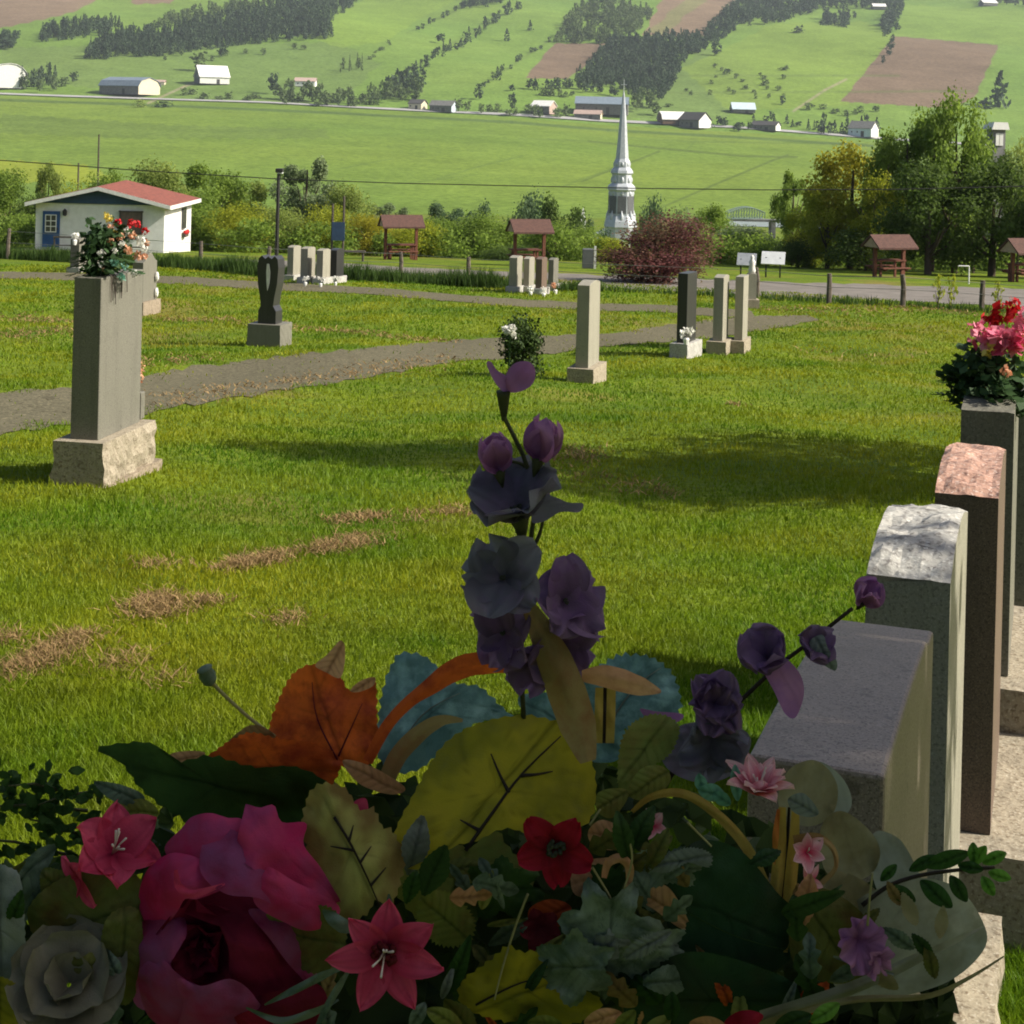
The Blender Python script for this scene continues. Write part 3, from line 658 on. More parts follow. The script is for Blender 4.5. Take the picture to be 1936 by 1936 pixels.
# ---- house: front faces the viewer, long wall runs away
hp = P(190, 476, 81.0); hp.z = z1(hp.x, hp.y) - .05
pl, pr_ = P(66, 470, 81), P(309, 481, 81); HW = pr_.x - pl.x; HX = (pl.x + pr_.x)/2
HZ = hp.z
def zat(x, y, Y=81.0): return P(x, y, Y).z - HZ
eave = zat(190, 386); apex = zat(186, 357); HL = 6.8
H = thing('white_house', 'small white house with red shingled roof and blue gable behind the fence', 'house', (HX, 81, HZ))
b = MB(); b.box((0, HL/2, eave/2 - .3), (HW, HL, eave+.6)); b.build('wall', M['whitewall'], H)
b = MB(); b.prism([(-HW/2-.25, eave+.02), (HW/2+.25, eave+.02), (0, apex-.1)], 'y', -.12, .1); b.build('gable_panel', M['bluegable'], H)
ov = .4
b = MB(); sl = (apex-eave)/(HW/2)
for sgn in (-1, 1):
    x1 = sgn*(HW/2+ov); z_ = apex - sl*(HW/2+ov)
    b.add([(0, -.55, apex), (x1, -.55, z_), (x1, HL+.5, z_), (0, HL-1.4, apex+.12), (0, -.55, apex+.14), (x1, -.55, z_+.14), (x1, HL+.5, z_+.14), (0, HL-1.4, apex+.26)],
          [(0, 1, 2, 3), (7, 6, 5, 4), (0, 4, 5, 1), (1, 5, 6, 2), (2, 6, 7, 3)])
b.add([(HW/2+ov, HL+.5, apex-sl*(HW/2+ov)+.14), (-HW/2-ov, HL+.5, apex-sl*(HW/2+ov)+.14), (0, HL-1.4, apex+.26)], [(0, 1, 2)])
b.build('roof', M['redroof'], H)
b = MB()
for sgn in (-1, 1):
    x1 = sgn*(HW/2+ov); z_ = apex - sl*(HW/2+ov)
    b.add([(0, -.58, apex-.06), (x1, -.58, z_-.06), (x1, -.58, z_+.13), (0, -.58, apex+.13), (0, -.552, apex-.06), (x1, -.552, z_-.06), (x1, -.552, z_+.13), (0, -.552, apex+.13)], [(0, 1, 2, 3), (7, 6, 5, 4), (0, 4, 5, 1), (3, 2, 6, 7), (1, 5, 6, 2)])
    b.box((x1+sgn*.015, HL/2, z_+.02), (.03, HL+1.1, .2))
b.build('fascia', M['whitetrim'], H)
dx = P(97, 440, 81).x - HX; dz0, dz1 = zat(97, 467), zat(97, 399)
D = None
b = MB(); b.box((dx, -.04, (dz0+dz1)/2), (.86, .1, dz1-dz0)); D = b.build('door', M['bluedoor'], H)
b = MB(); b.box((dx, -.11, dz1-.62), (.5, .05, .82)); b.build('pane', M['glass'], D)
b = MB()
for q in (-.27, 0, .27): b.box((dx+q, -.14, dz1-.62), (.035, .03, .9))
for q in (-.43, -.15, .13, .43): b.box((dx, -.145, dz1-.62+q), (.56, .03, .04))
b.build('muntin', M['whitetrim'], D)
b = MB(); b.lathe([(.03, -.05), (.04, 0), (.03, .05)], 8, (dx+.34, -.14, dz0+.95)); b.build('handle', M['blackmetal'], D)
wx = P(248, 420, 81).x - HX; wz0, wz1 = zat(248, 442), zat(248, 400)
b = MB(); b.box((wx, -.05, (wz0+wz1)/2), (1.1, .12, wz1-wz0)); Wn = b.build('window', M['curtain'], H)
b = MB()
for q in (-.55, .55): b.box((wx+q, -.09, (wz0+wz1)/2), (.07, .1, wz1-wz0+.1))
for q in (wz0, wz1): b.box((wx, -.095, q), (1.24, .1, .07))
b.build('frame', M['darkwood'], Wn)
b = MB(); b.box((HW/2+.03, 4.7, eave*.63), (.1, .95, 1.15)); Ws = b.build('window', M['glass'], H)
b = MB(); b.box((HW/2+.12, 4.7, eave*.26), (.22, .8, .2)); b.build('window_box', M['darkwood'], H)
b = MB(); [b.blob((HW/2+.2, 4.4+.15*i, eave*.26+.16), .12, .4, i) for i in range(5)]; b.build('blossoms', M['red'], H)
b = MB(); b.lathe([(.05, -.16), (.11, -.1), (.12, .1), (.03, .2)], 8, (P(124, 400, 81).x-HX, -.14, zat(124, 402))); b.build('wall_lamp', M['blackmetal'], H)
b = MB()
for q in (120, 160, 200, 250, 290): b.box((P(q, 440, 81).x-HX, -1.6, .28), (.07, .07, 1.15))
b.box((P(205, 440, 81).x-HX, -1.6, .86), (P(292, 440, 81).x-P(118, 440, 81).x, .09, .09)); b.box((P(205, 440, 81).x-HX, -1.6, .45), (P(292, 440, 81).x-P(118, 440, 81).x, .05, .06))
b.build('ramp_railing', M['darkwood'], H)
b = MB(); b.box((P(95, 440, 81).x-HX, -.9, -.15), (2.4, 1.6, .5)); b.build('step', M['darkwood'], H)
# ---- lamp post
p = P(523, 477, 78); p.z = z1(p.x, p.y); hgt = P(524, 322, 78).z - p.z
t = thing('lamp_post', 'tall thin black lamp post beside the white house', 'lamp post', p)
b = MB(); b.tube([(0, 0, -.1), (0, 0, hgt)], [.10, .075], 8); b.build('pole', M['blackmetal'], t)
b = MB(); b.box((.06, -.1, hgt), (.34, .5, .2), bevel=.03); L0 = b.build('lamp_head', M['blackmetal'], t)
b = MB(); b.box((.1, -.12, hgt-.12), (.24, .34, .06)); b.build('lens', M['signface'], L0)
# ---- overhead cable
cp = [(-200, 286), (0, 303), (260, 322), (520, 338), (740, 346), (960, 351), (1200, 356), (1450, 359), (1700, 358), (1950, 352)]
b = MB(); b.tube([P(x, y, 68) for x, y in cp], .022, 5); o = b.build('overhead_cable', M['wire']); tag(o, 'thin black overhead cable hanging across the valley view', 'cable')
for (x, y0, y1, Y, lb) in [(185, 345, 254, 120, 'thin dark pole among the trees behind the red roof'), (147, 370, 308, 120, 'short thin pole left of the red roof among trees')]:
    p = P(x, y0, Y); g = z1(p.x, Y); b = MB(); b.tube([(p.x, Y, g-.2), (p.x, Y, P(x, y1, Y).z)], [.09, .06], 6)
    o = b.build('pole', M['darkwood'], org=Vector((p.x, Y, g))); o.name = 'utility_pole'; tag(o, lb, 'pole')
# ---- blue board between two posts, and a bench
p = P(640, 482, 76); p.z = z1(p.x, p.y)
t = thing('notice_board', 'blue notice board on two tall posts at the edge of the trees', 'sign', p)
for i, x in enumerate((629, 650)):
    b = MB(); q = P(x, 400, 76).x - p.x; b.tube([(q, 0, -.1), (q, 0, P(x, 385 if i == 0 else 371, 76).z-p.z)], .06, 6); b.build('post', M['darkwood'], t)
b = MB(); b.box(((P(640, 437, 76)-p).x, -.09, P(640, 437, 76).z-p.z), (.62, .06, .88)); b.build('board', M['signblue'], t)
p = P(665, 487, 74); p.z = z1(p.x, p.y)
t = thing('bench', 'plain low dark bench below the blue notice board', 'bench', p)
b = MB(); b.box((0, 0, .47), (1.25, .38, .07)); b.build('seat', M['darkwood'], t)
for s in (-.52, .52): b = MB(); b.box((s, 0, .21), (.08, .3, .46)); b.build('leg', M['darkwood'], t)
# ---- picnic shelters and tables
def shelter(x, yb, xl, xr, ytop, yeave, Y, rz, label, tlabel, table=True, tx=0):
    p = P(x, yb, Y); p.z = z1(p.x, p.y); s = Y/F
    t = thing('picnic_shelter', label, 'shelter', p, rz, 'picnic shelters beyond the road')
    top = P(x, ytop, Y).z - p.z; ev = P(x, yeave, Y).z - p.z; w = (xr-xl)*s/math.cos(rz)*.9; d = 1.5
    b = MB()
    for sg in (-1, 1): b.add([(-w/2, 0, top), (w/2, 0, top), (w/2, sg*d/2, ev), (-w/2, sg*d/2, ev), (-w/2, 0, top-.08), (w/2, 0, top-.08), (w/2, sg*d/2, ev-.08), (-w/2, sg*d/2, ev-.08)], [(0, 1, 2, 3), (7, 6, 5, 4), (2, 6, 7, 3), (1, 5, 6, 2), (0, 3, 7, 4)])
    b.build('roof', M['brownroof'], t)
    for sg in (-1, 1):
        b = MB(); b.prism([(-d/2+.12, ev-.02), (d/2-.12, ev-.02), (0, top-.1)], 'x', sg*(w/2-.1)-.03, sg*(w/2-.1)+.03); b.build('gable_end', simple('pale_boards', (.42, .30, .23), (.33, .24, .18), 6, .8), t)
        b = MB(); b.box((sg*(w/2-.28), 0, ev/2), (.14, .14, ev+.2)); b.build('post', M['redwood'], t)
    if table:
        k = thing('picnic_table', tlabel, 'table', p + Vector((tx, .2, 0)), rz, 'picnic tables under the shelters')
        b = MB(); b.box((0, 0, .74), (w*.72, .7, .06)); b.build('table_top', M['redwood'], k)
        for sg in (-1, 1):
            b = MB(); b.box((0, sg*.62, .44), (w*.7, .26, .05)); b.build('bench', M['redwood'], k)
            b = MB(); b.box((sg*w*.27, .26, .36), (.09, .09, .76)); b.box((sg*w*.27, -.26, .36), (.09, .09, .76)); b.box((sg*w*.27, 0, .38), (.07, 1.4, .09)); b.build('trestle', M['redwood'], k)
shelter(757, 493, 718, 804, 406, 427, 79, R(16), 'brown roofed picnic shelter beside the blue notice board', 'picnic table under the shelter beside the blue notice board')
shelter(1000, 503, 957, 1042, 414, 437, 74, R(16), 'brown roofed picnic shelter behind the far headstone cluster near the spire', 'picnic table under the shelter behind the headstone cluster', tx=-.2)
shelter(1680, 531, 1642, 1732, 443, 466, 70, R(20), 'picnic shelter in the shade below the big dark trees', 'red brown picnic table under the shelter below the dark trees')
shelter(1935, 543, 1905, 1985, 450, 476, 68, R(20), 'picnic shelter cut off by the edge of the view', 'picnic table under the shelter at the edge of the view')
# ---- small things along the road
def lectern(x, yb, ytop, w, Y, label, mat, face):
    p = P(x, yb, Y); p.z = z1(p.x, p.y); hh = P(x, ytop, Y).z - p.z
    t = thing('info_lectern', label, 'sign', p, R(-14)); ww = w*Y/F
    for sg in (-.3, .3): b = MB(); b.box((sg*ww, 0, hh*.4), (.06, .06, hh*.9)); b.build('leg', M['blackmetal'], t)
    b = MB(); Mx = Matrix.Translation((0, 0, hh*.82)) @ Matrix.Rotation(R(52), 4, 'X'); b.box((0, 0, 0), (ww, .62, .05), M=Mx); b.build('panel', face, t)
lectern(1461, 527, 480, 44, 66, 'tilted white information lectern on the roadside beside the burgundy bush', M['blackmetal'], M['signface'])
lectern(1411, 524, 484, 36, 68, 'greyer information lectern closer to the burgundy bush', M['blackmetal'], simple('grey_sign_face', (.36, .38, .40), (.28, .3, .32), 4, .5))
p = P(1111, 506, 72); p.z = z1(p.x, p.y)
t = thing('waste_bin', 'dark box bin with a pale post beside the burgundy bush', 'bin', p)
b = MB(); b.box((0, 0, .45), (.5, .5, .9), bevel=.03); b.build('body', M['tindark'], t)
b = MB(); b.box((.32, -.1, .5), (.1, .1, 1.05)); b.build('post', M['whitetrim'], t)
p = P(1821, 541, 64); p.z = z1(p.x, p.y)
o = MB(); o.tube([(-.22, 0, .7), (-.2, 0, .72), (.2, 0, .72), (.22, 0, .7), (.22, 0, -.1)], .03, 6); o = o.build('marker_post', M['whitetrim']); o.location = p
tag(o, 'white bent pipe marker on the verge in front of the dark trees', 'marker')
# ---- cemetery fence
fx = [(14, 490, 432), (378, 506, 456), (506, 516, 466), (757, 521, 476), (884, 529, 486), (1001, 535, 490), (1430, 562, 506), (1566, 574, 517), (1706, 580, 519), (1855, 588, 530), (1990, 600, 540)]
p0 = hit(884, 529)
t = thing('wire_fence', 'weathered post and wire fence along the far edge of the cemetery', 'fence', p0)
tops = []
for x, yb, yt in fx:
    g = hit(x, yb); hh = P(x, yt, g.y).z - g.z; q = g - p0; tops.append((q, hh))
    b = MB(); b.tube([q + Vector((0, 0, -.2)), q + Vector((.02, 0, hh*.6)), q + Vector((rnd.uniform(-.05, .05), 0, hh))], [.085, .08, .07], 7); b.build('post', M['post'], t)
for f in (.92, .55):
    b = MB(); b.tube([q + Vector((0, -.09, hh*f)) for q, hh in tops], .008, 4); b.build('wire', M['galv'], t)
# ---- church in the valley: tin spire, belfry, nave
sp = P(1173, 430, 400); g = z1(sp.x, 400); k = 400/F
C_ = thing('church', 'silver tin church spire with tiered belfry rising from the valley', 'church', (sp.x, 400, g))
def zz(y): return P(1175, y, 400).z - g
def rr(px): return px*k/2/math.cos(math.pi/8)
b = MB(); b.lathe([(rr(58), 0), (rr(58), zz(432)), (rr(62), zz(428)), (rr(58), zz(418)), (rr(50), zz(408))], 8, rot=math.pi/8); b.build('tower', M['tin'], C_)
b = MB(); b.lathe([(rr(47), zz(410)), (rr(45), zz(362)), (rr(52), zz(358)), (rr(50), zz(352)), (rr(38), zz(346))], 8, rot=math.pi/8); Bf = b.build('belfry', M['tin'], C_)
b = MB()
for i in range(8):
    a = math.pi/8*2*i; r_ = rr(46)*math.cos(math.pi/8)
    Mx = Matrix.Rotation(a, 4, 'Z') @ Matrix.Translation((r_, 0, (zz(403)+zz(370))/2)); b.box((0, 0, 0), (.25, 16*k, zz(370)-zz(403)), M=Mx)
b.build('louvre', M['tindark'], Bf)
b = MB(); b.lathe([(rr(37), zz(348)), (rr(36), zz(330)), (rr(42), zz(327)), (rr(40), zz(322)), (rr(30), zz(316))], 8, rot=math.pi/8); b.build('lantern', M['tin'], C_)
b = MB(); b.lathe([(rr(31), zz(318)), (rr(30), zz(306)), (rr(24), zz(300)), (rr(19), zz(270)), (rr(15), zz(240)), (rr(9), zz(205)), (rr(4), zz(180)), (.1, zz(172))], 8, rot=math.pi/8); S_ = b.build('spire', M['tin'], C_)
b = MB(); b.tube([(0, 0, zz(175)), (0, 0, zz(150))], [.12, .07], 6); b.box((0, 0, zz(160)), (1.5, .14, .14)); b.build('cross', M['tin'], S_)
for (yy, rad, up) in ((311, 27, 5), (341, 36, 6), (366, 44, 5), (412, 52, 9)):
    b = MB()
    for i in range(8):
        a = math.pi/4*i; q = rad*k/2*.95; b.lathe([(3.4*k*.9, -up*k*.7), (3.8*k, 0), (3.2*k, up*k*.7), (1.2*k, up*k*1.3), (.02, up*k*1.7)], 8, (q*math.cos(a), q*math.sin(a), zz(yy)))
    b.build('pinnacle', M['tin'], C_, smooth=True)
b = MB(); b.box((0, 16, zz(470)/2), (15, 30, zz(470))); b.build('nave_wall', M['whitewall'], C_)
b = MB(); b.prism([(-8.2, zz(470)), (8.2, zz(470)), (0, zz(440))], 'y', 1, 32); b.build('nave_roof', M['tin'], C_)
sp = P(1102, 425, 300); g = z1(sp.x, 300)
t = thing('chapel', 'little white steeple peeping over the trees beside the church spire', 'church', (sp.x, 300, g))
b = MB(); zb = P(1102, 418, 300).z-g; zt = P(1102, 393, 300).z-g; b.box((0, 0, zb/2), (1.1, 1.1, zb)); b.build('tower', M['whitewall'], t)
b = MB(); b.lathe([(.85, zb), (.5, zb+(zt-zb)*.4), (.05, zt)], 4, rot=math.pi/4); b.build('steeple', M['whitewall'], t)
# ---- truss bridge over the river
a, c = P(1376, 414, 560), P(1446, 414, 575)
t = thing('truss_bridge', 'distant green grey truss bridge over the river behind the willows', 'bridge', (a+c)/2)
d = c-a; n = 7; hb = 22*560/F; mid = (a+c)/2; grn = simple('bridge_steel', (.10, .15, .12), (.07, .11, .09), 1, .7)
for s_ in (0, 6):
    b = MB(); o_ = Vector((0, s_, 0)); tp = []
    for i in range(n+1):
        q = a + d*(i/n) - mid + o_; tp.append((q, q + Vector((0, 0, hb*(.55 + .45*math.sin(math.pi*i/n))))))
    for i in range(n): b.tube([tp[i][0], tp[i+1][0]], .22, 4); b.tube([tp[i][1], tp[i+1][1]], .22, 4); b.tube([tp[i][0], tp[i+1][1]], .14, 4)
    for q in tp: b.tube(q, .16, 4)
    b.build('truss', grn, t)
b = MB(); b.box((0, 3, -.5), (d.length*1.7, 6, .8)); b.build('deck', W['grey'], t)
for s_ in (-.45, .45): b = MB(); b.box((d.length*s_, 3, -8), (1.6, 6, 15)); b.build('pier', W['grey'], t)
V = np.array([(x, y, z1(x, y) + .25) for u in np.linspace(.13, .4, 60) for y in (655, 672, 690) for x in (u*y,)])
tag(link('river', np_mesh('river', V, gridq(60, 3), simple('river_water', (.30, .33, .34), (.24, .27, .28), .02, .25, spec=.5))), kind='structure')
# pale pavilion behind the big trees
sp = P(1882, 300, 130); g = z1(sp.x, 130); k2 = 130/F
t = thing('pavilion', 'tall grey shed with white roof showing behind the tree tops', 'shed', (sp.x, 130, g), R(12)); z0, z1_ = P(1882, 245, 130).z-g, P(1882, 231, 130).z-g
b = MB(); b.box((0, 0, z0/2), (26*k2, 24*k2, z0)); b.build('wall', simple('silo_boards', (.22, .22, .22), (.16, .16, .16), .6, .9), t)
b = MB(); b.prism([(-18*k2, z0), (18*k2, z0), (14*k2, z1_), (-14*k2, z1_)], 'y', -18*k2, 18*k2); b.build('roof', W['wroof'], t)
b = MB(); b.box((-4*k2, -12.2*k2, z0-.8), (.3, .12, 1.0)); b.box((4*k2, -12.2*k2, z0-.8), (.3, .12, 1.0)); b.build('window', W['white'], t)
# ================================================================ TREES behind the fence
TR = {}
def tree_mesh(kind, mat, seed, n, leaf):
    key = (kind, mat, seed)
    if key in TR: return TR[key]
    q, tt = crown(kind, n, leaf, seed*17+3)
    cm = np_mesh('crown', q.reshape(-1, 3), np.arange(len(q)*4).reshape(-1, 4), FG[mat], np.repeat(tt, 4))
    r = random.Random(seed); b = MB(); top = {'bush': .55, 'round': .6, 'tall': .8, 'willow': .6, 'sparse': .85, 'conifer': .95}[kind]
    b.tube([(0, 0, -.06), (.01, 0, top*.4), (-.01, .01, top)], [.035, .026, .008], 7)
    for i in range(7):
        a = r.uniform(0, 6.28); z = r.uniform(.12, .6)*top; l = r.uniform(.16, .36)
        b.tube([(0, 0, z), (l*.5*math.cos(a), l*.5*math.sin(a), z+.1), (l*math.cos(a), l*math.sin(a), z+.26)], [.016, .011, .004], 5)
    o = b.build('trunk', M['trunk']); tm = o.data; bpy.data.objects.remove(o)
    TR[key] = (cm, tm); return TR[key]
def tree(x, ytop, Y, wpx, kind, mat, label, n=9500, leaf=.025, seed=None, group=None, cat='tree', name='tree', hmin=0):
    u = ray(x, ytop)[0]; g = z1(u*Y, Y); h = P(x, ytop, Y).z - g
    cm, tm = tree_mesh(kind, mat, seed if seed is not None else rnd.randrange(3), n, leaf)
    t = thing(name, label, cat, (u*Y, Y, g-.1), rnd.uniform(0, 6.28), group); w = 1.18*wpx*Y/F
    for nm, m in (('crown', cm), ('trunk', tm)):
        o = link(nm, m, t); o.scale = (w, w, h*1.04)
    return t
T_ = [
 (10, 322, 104, 130, 'round', 'mid', 'leafy tree behind the house at the edge of the view'), (62, 345, 100, 90, 'bush', 'dark', 'dark bushy tree right behind the house front corner'),
 (92, 316, 106, 70, 'sparse', 'olive', 'thin olive tree standing above the house gable'), (140, 350, 108, 110, 'bush', 'yellowgreen', 'yellow green tree behind the house ridge'), (205, 318, 104, 90, 'round', 'mid', 'green tree peeking over the red roof'),
 (300, 306, 100, 150, 'round', 'olive', 'broad olive tree rising behind the red roof corner'), (395, 300, 97, 150, 'round', 'mid', 'tallest green tree between house and lamp post'), (352, 365, 92, 150, 'bush', 'mid', 'rounded green bush beside the white house wall'),
 (470, 335, 99, 120, 'round', 'olive', 'olive tree just before the lamp post'), (455, 385, 90, 130, 'bush', 'yellowgreen', 'yellow green bush at the foot of the lamp post trees'), (530, 378, 92, 120, 'bush', 'olive', 'olive bush right behind the lamp post'),
 (580, 296, 98, 130, 'sparse', 'greygreen', 'tall thin grey green tree beyond the lamp post'), (612, 372, 91, 100, 'bush', 'yellowgreen', 'bright yellow bush next to the blue notice board'), (655, 348, 96, 110, 'round', 'olive', 'olive tree rising behind the blue notice board'),
 (700, 392, 89, 110, 'bush', 'golden', 'golden bush between notice board and picnic shelter'), (735, 385, 98, 90, 'sparse', 'greygreen', 'wispy grey tree above the picnic shelter roof'), (778, 405, 88, 120, 'bush', 'yellowgreen', 'yellow green bush behind the picnic shelter posts'),
 (845, 378, 100, 100, 'round', 'bluegreen', 'blue green tree beyond the picnic shelter roof end'), (850, 398, 91, 120, 'bush', 'mid', 'green bush between the two picnic shelters'), (905, 372, 140, 90, 'round', 'bluegreen', 'distant blue green tree between the shelters'),
 (922, 402, 90, 130, 'bush', 'mid', 'green bush beside the second picnic shelter'), (960, 455, 84, 110, 'bush', 'dark', 'dark bush in the shade under the second shelter'), (1000, 372, 145, 110, 'round', 'bluegreen', 'blue green round tree behind the second shelter roof'),
 (1065, 362, 135, 120, 'round', 'dark', 'dark dense tree beside the small white steeple'), (1050, 405, 88, 120, 'bush', 'mid', 'green bush beside the second shelter post'), (1100, 424, 92, 110, 'bush', 'mid', 'green bush below the small white steeple'),
 (1150, 440, 88, 100, 'bush', 'yellowgreen', 'yellow green bush below the church tower'), (1128, 405, 140, 70, 'round', 'bluegreen', 'small blue green tree touching the church tower'), (1232, 380, 150, 80, 'round', 'bluegreen', 'dark tree directly behind the burgundy bush top'),
 (1290, 402, 120, 80, 'bush', 'greygreen', 'grey bush behind the burgundy bush shoulder'), (1345, 378, 98, 110, 'willow', 'mid', 'green fan shaped tree beside the truss bridge'), (1400, 425, 92, 120, 'willow', 'greygreen', 'soft grey green willow in front of the truss bridge'), (1448, 440, 90, 70, 'bush', 'greygreen', 'pale willow bush beside the white lectern'),
 (1502, 322, 90, 90, 'sparse', 'mid', 'small open tree standing apart before the golden tree'), (1530, 400, 86, 110, 'tall', 'yellowgreen', 'olive tree under the open small tree'), (1612, 280, 84, 175, 'tall', 'golden', 'tall golden yellow tree beside the big dark trees'), (1568, 350, 83, 130, 'tall', 'yellowgreen', 'yellow green tree in front of the golden tree'), (1655, 330, 80, 110, 'tall', 'yellowgreen', 'yellow green tree leaning on the big dark trees'),
 (1715, 218, 82, 150, 'tall', 'mid', 'big dark green tree next to the golden tree'), (1812, 192, 80, 160, 'tall', 'mid', 'tallest dark green tree above the picnic shelter'), (1768, 228, 83, 130, 'tall', 'dark', 'dark green tree filling the gap between the two tallest trees'), (1680, 262, 81, 110, 'tall', 'mid', 'green tree rising just behind the golden tree'), (1845, 262, 81, 100, 'tall', 'dark', 'dark green tree under the tallest tree beside the grey shed'), (1760, 310, 76, 190, 'round', 'dark', 'dense dark tree in the shade behind the picnic shelter'), (1880, 300, 76, 200, 'round', 'dark', 'dense dark tree beside the marker pipe'),
 (1930, 262, 84, 80, 'round', 'olive', 'olive topped tree in front of the grey shed'), (1975, 238, 82, 100, 'round', 'golden', 'golden orange tree crown at the edge of the view'), (1640, 420, 80, 140, 'bush', 'dark', 'dark bush at the foot of the golden tree'), (1510, 450, 84, 90, 'bush', 'dark', 'dark bush behind the white lectern'), (1990, 330, 74, 160, 'round', 'dark', 'dark tree at the edge above the cut off shelter'),
]
for a in T_: tree(*a, group='trees behind the road')
tree(1262, 404, 58.5, 205, 'bush', 'burgundy', 'large rounded burgundy leaved bush at the fence', 11000, .022, 2, None, 'bush', 'burgundy_bush')
tree(1215, 450, 57.5, 160, 'bush', 'burgundy', 'lower dark side clump of the burgundy bush', 6000, .026, 1, None, 'bush', 'burgundy_bush')
for x, yt, w_, lb in [(1775, 515, 26, 'spindly young sapling by the fence below the shelter'), (1800, 512, 24, 'second spindly sapling close to the white marker pipe'), (1888, 528, 24, 'small sapling by the fence near the pink bouquet')]:
    g = hit(x, 588); tree(x, yt, g.y+.4, w_, 'sparse', 'yellowgreen', lb, 160, .1, None, None, 'sapling', 'sapling')
# far low scrub on the valley slope so that no bare ground shows between the crowns
def scrub(name, n, Y0, Y1, u0, u1, hmin, hmax, mat, label):
    r = np.random.default_rng(n); V = []; T = []; SB = [crown('bush', 420, .075, 40+k) for k in range(4)]
    for i in range(n):
        Y = r.uniform(Y0, Y1); x = r.uniform(u0, u1)*Y; q, tt = SB[r.integers(4)]; h = r.uniform(hmin, hmax); w = h*r.uniform(.9, 1.5); v = q.reshape(-1, 3)
        V.append(np.stack([v[:, 0]*w + x, v[:, 1]*w + Y, v[:, 2]*h + z1(x, Y) - .1], 1)); T.append(np.repeat(tt, 4))
    V = np.concatenate(V); o = link(name, np_mesh(name, V, np.arange(len(V)).reshape(-1, 4), FG[mat], np.concatenate(T)))
    return tag(o, label, 'undergrowth', kind='stuff')
scrub('undergrowth', 420, 86, 104, -.36, .36, .9, 2.2, 'mid', 'green undergrowth between the tree trunks beyond the road')
scrub('undergrowth', 160, 106, 125, -.36, .36, 1.5, 3.5, 'bluegreen', 'darker undergrowth on the bank falling to the valley')
# ================================================================ HEADSTONES
G = {}
G['grey'] = granite('grey_granite', (.165, .16, .13), (.095, .092, .075), (.25, .24, .2), 100, .2)
G['light'] = granite('pale_granite', (.29, .275, .22), (.17, .16, .125), (.40, .385, .32), 130, .2)
G['mauve'] = granite('mauve_granite', (.235, .19, .155), (.10, .08, .06), (.36, .30, .25), 200, .08, .5, .45)
G['pink'] = granite('pink_granite', (.36, .22, .17), (.17, .10, .08), (.50, .36, .29), 150)
G['brown'] = granite('brown_granite', (.14, .10, .075), (.07, .05, .04), (.26, .19, .15), 190)
G['black'] = granite('black_granite', (.035, .035, .035), (.018, .018, .018), (.11, .11, .11), 170, .05, .3)
G['rock'] = granite('rock_pitched_granite', (.31, .27, .20), (.15, .115, .075), (.45, .41, .33), 60, .9, .9, .5)
G['rockpink'] = granite('pink_rock_face', (.42, .25, .19), (.18, .10, .08), (.58, .46, .40), 60, .9, .9, .45)
G['rockgrey'] = granite('grey_rock_face', (.40, .39, .36), (.16, .15, .14), (.62, .61, .57), 55, .9, .9, .4)
G['concrete'] = granite('old_concrete', (.27, .22, .16), (.15, .12, .08), (.37, .32, .25), 40, .8, .95, .6)
G['white'] = simple('white_marble', (.74, .73, .69), (.58, .57, .53), 14, .5)
def slab(b, L, t, z0, top, ny=10, rt=0, rs=0, taper=0, y0=0, x0=0, seed=0, nx=1, endr=0, ogive=0, mtop=None):
    """block L long (y) and t thick (x) from z0 up to top(s); rt / rs break up top and side faces like rock-pitched stone"""
    nz = 10 if rs else (6 if ogive else 2); nx = 8 if rt else nx
    loops = []
    for i in range(ny+1):
        s = i/ny; y = y0 - L/2 + L*s; zt = top(s); k = 1 - taper
        lp = []
        for j in range(nz): f = j/nz; lp.append([x0 - t/2*(1-taper*f), y, z0 + (zt-z0)*f, 0])
        for j in range(nx+1): f = j/nx; lp.append([x0 + t/2*k*(2*f-1), y, zt, 1 if 0 < j < nx else 2])
        for j in range(nz-1, -1, -1): f = j/nz; lp.append([x0 + t/2*(1-taper*f), y, z0 + (zt-z0)*f, 0])
        out = []
        for p in lp:
            q = Vector(p[:3]); nn = noise.noise(q*9 + Vector((seed, 0, 0))) + .6*noise.noise(q*23 + Vector((0, seed, 0)))
            if rt and p[3] == 1: q.z += rt*nn
            if rt and p[3] == 2: q.z -= rt*.5*abs(nn)
            if rs and p[3] == 0 and p[2] > z0 + .01: q.x += (1 if q.x > x0 else -1)*(rs*(nn+.25))
            if endr and i in (0, ny): q.y += (1 if i else -1)*endr*nn*.5
            out.append(q)
        loops.append(out)
    n = len(loops[0]); vs = [p for l in loops for p in l]; fs = []; mi = []
    for i in range(ny):
        for j in range(n-1):
            fs.append((i*n+j, i*n+j+1, (i+1)*n+j+1, (i+1)*n+j)); mi.append(1 if (mtop is not None and nz <= j < nz+nx) else 0)
    for e, rev in ((0, True), (ny, False)):
        # end face as strips between mirrored side points
        for j in range(nz):
            a, bq, c, d = e*n+j, e*n+j+1, e*n+n-2-j, e*n+n-1-j
            fs.append((a, d, c, bq) if rev else (a, bq, c, d)); mi.append(0)
        if nx > 1:
            lo = nz; 
            for j in range(1, nx//2):
                a, bq, c, d = e*n+lo+j-1+0, e*n+lo+j, e*n+lo+nx-j, e*n+lo+nx-j+1
                fs.append((a, d, c, bq) if rev else (a, bq, c, d)); mi.append(0)
            m = nx//2; a, bq, c = e*n+lo+m-1, e*n+lo+m, e*n+lo+m+1
            fs.append((a, c, bq) if rev else (a, bq, c)); mi.append(0)
    b0 = len(b.f); b.add(vs, fs); b.m[b0:] = mi
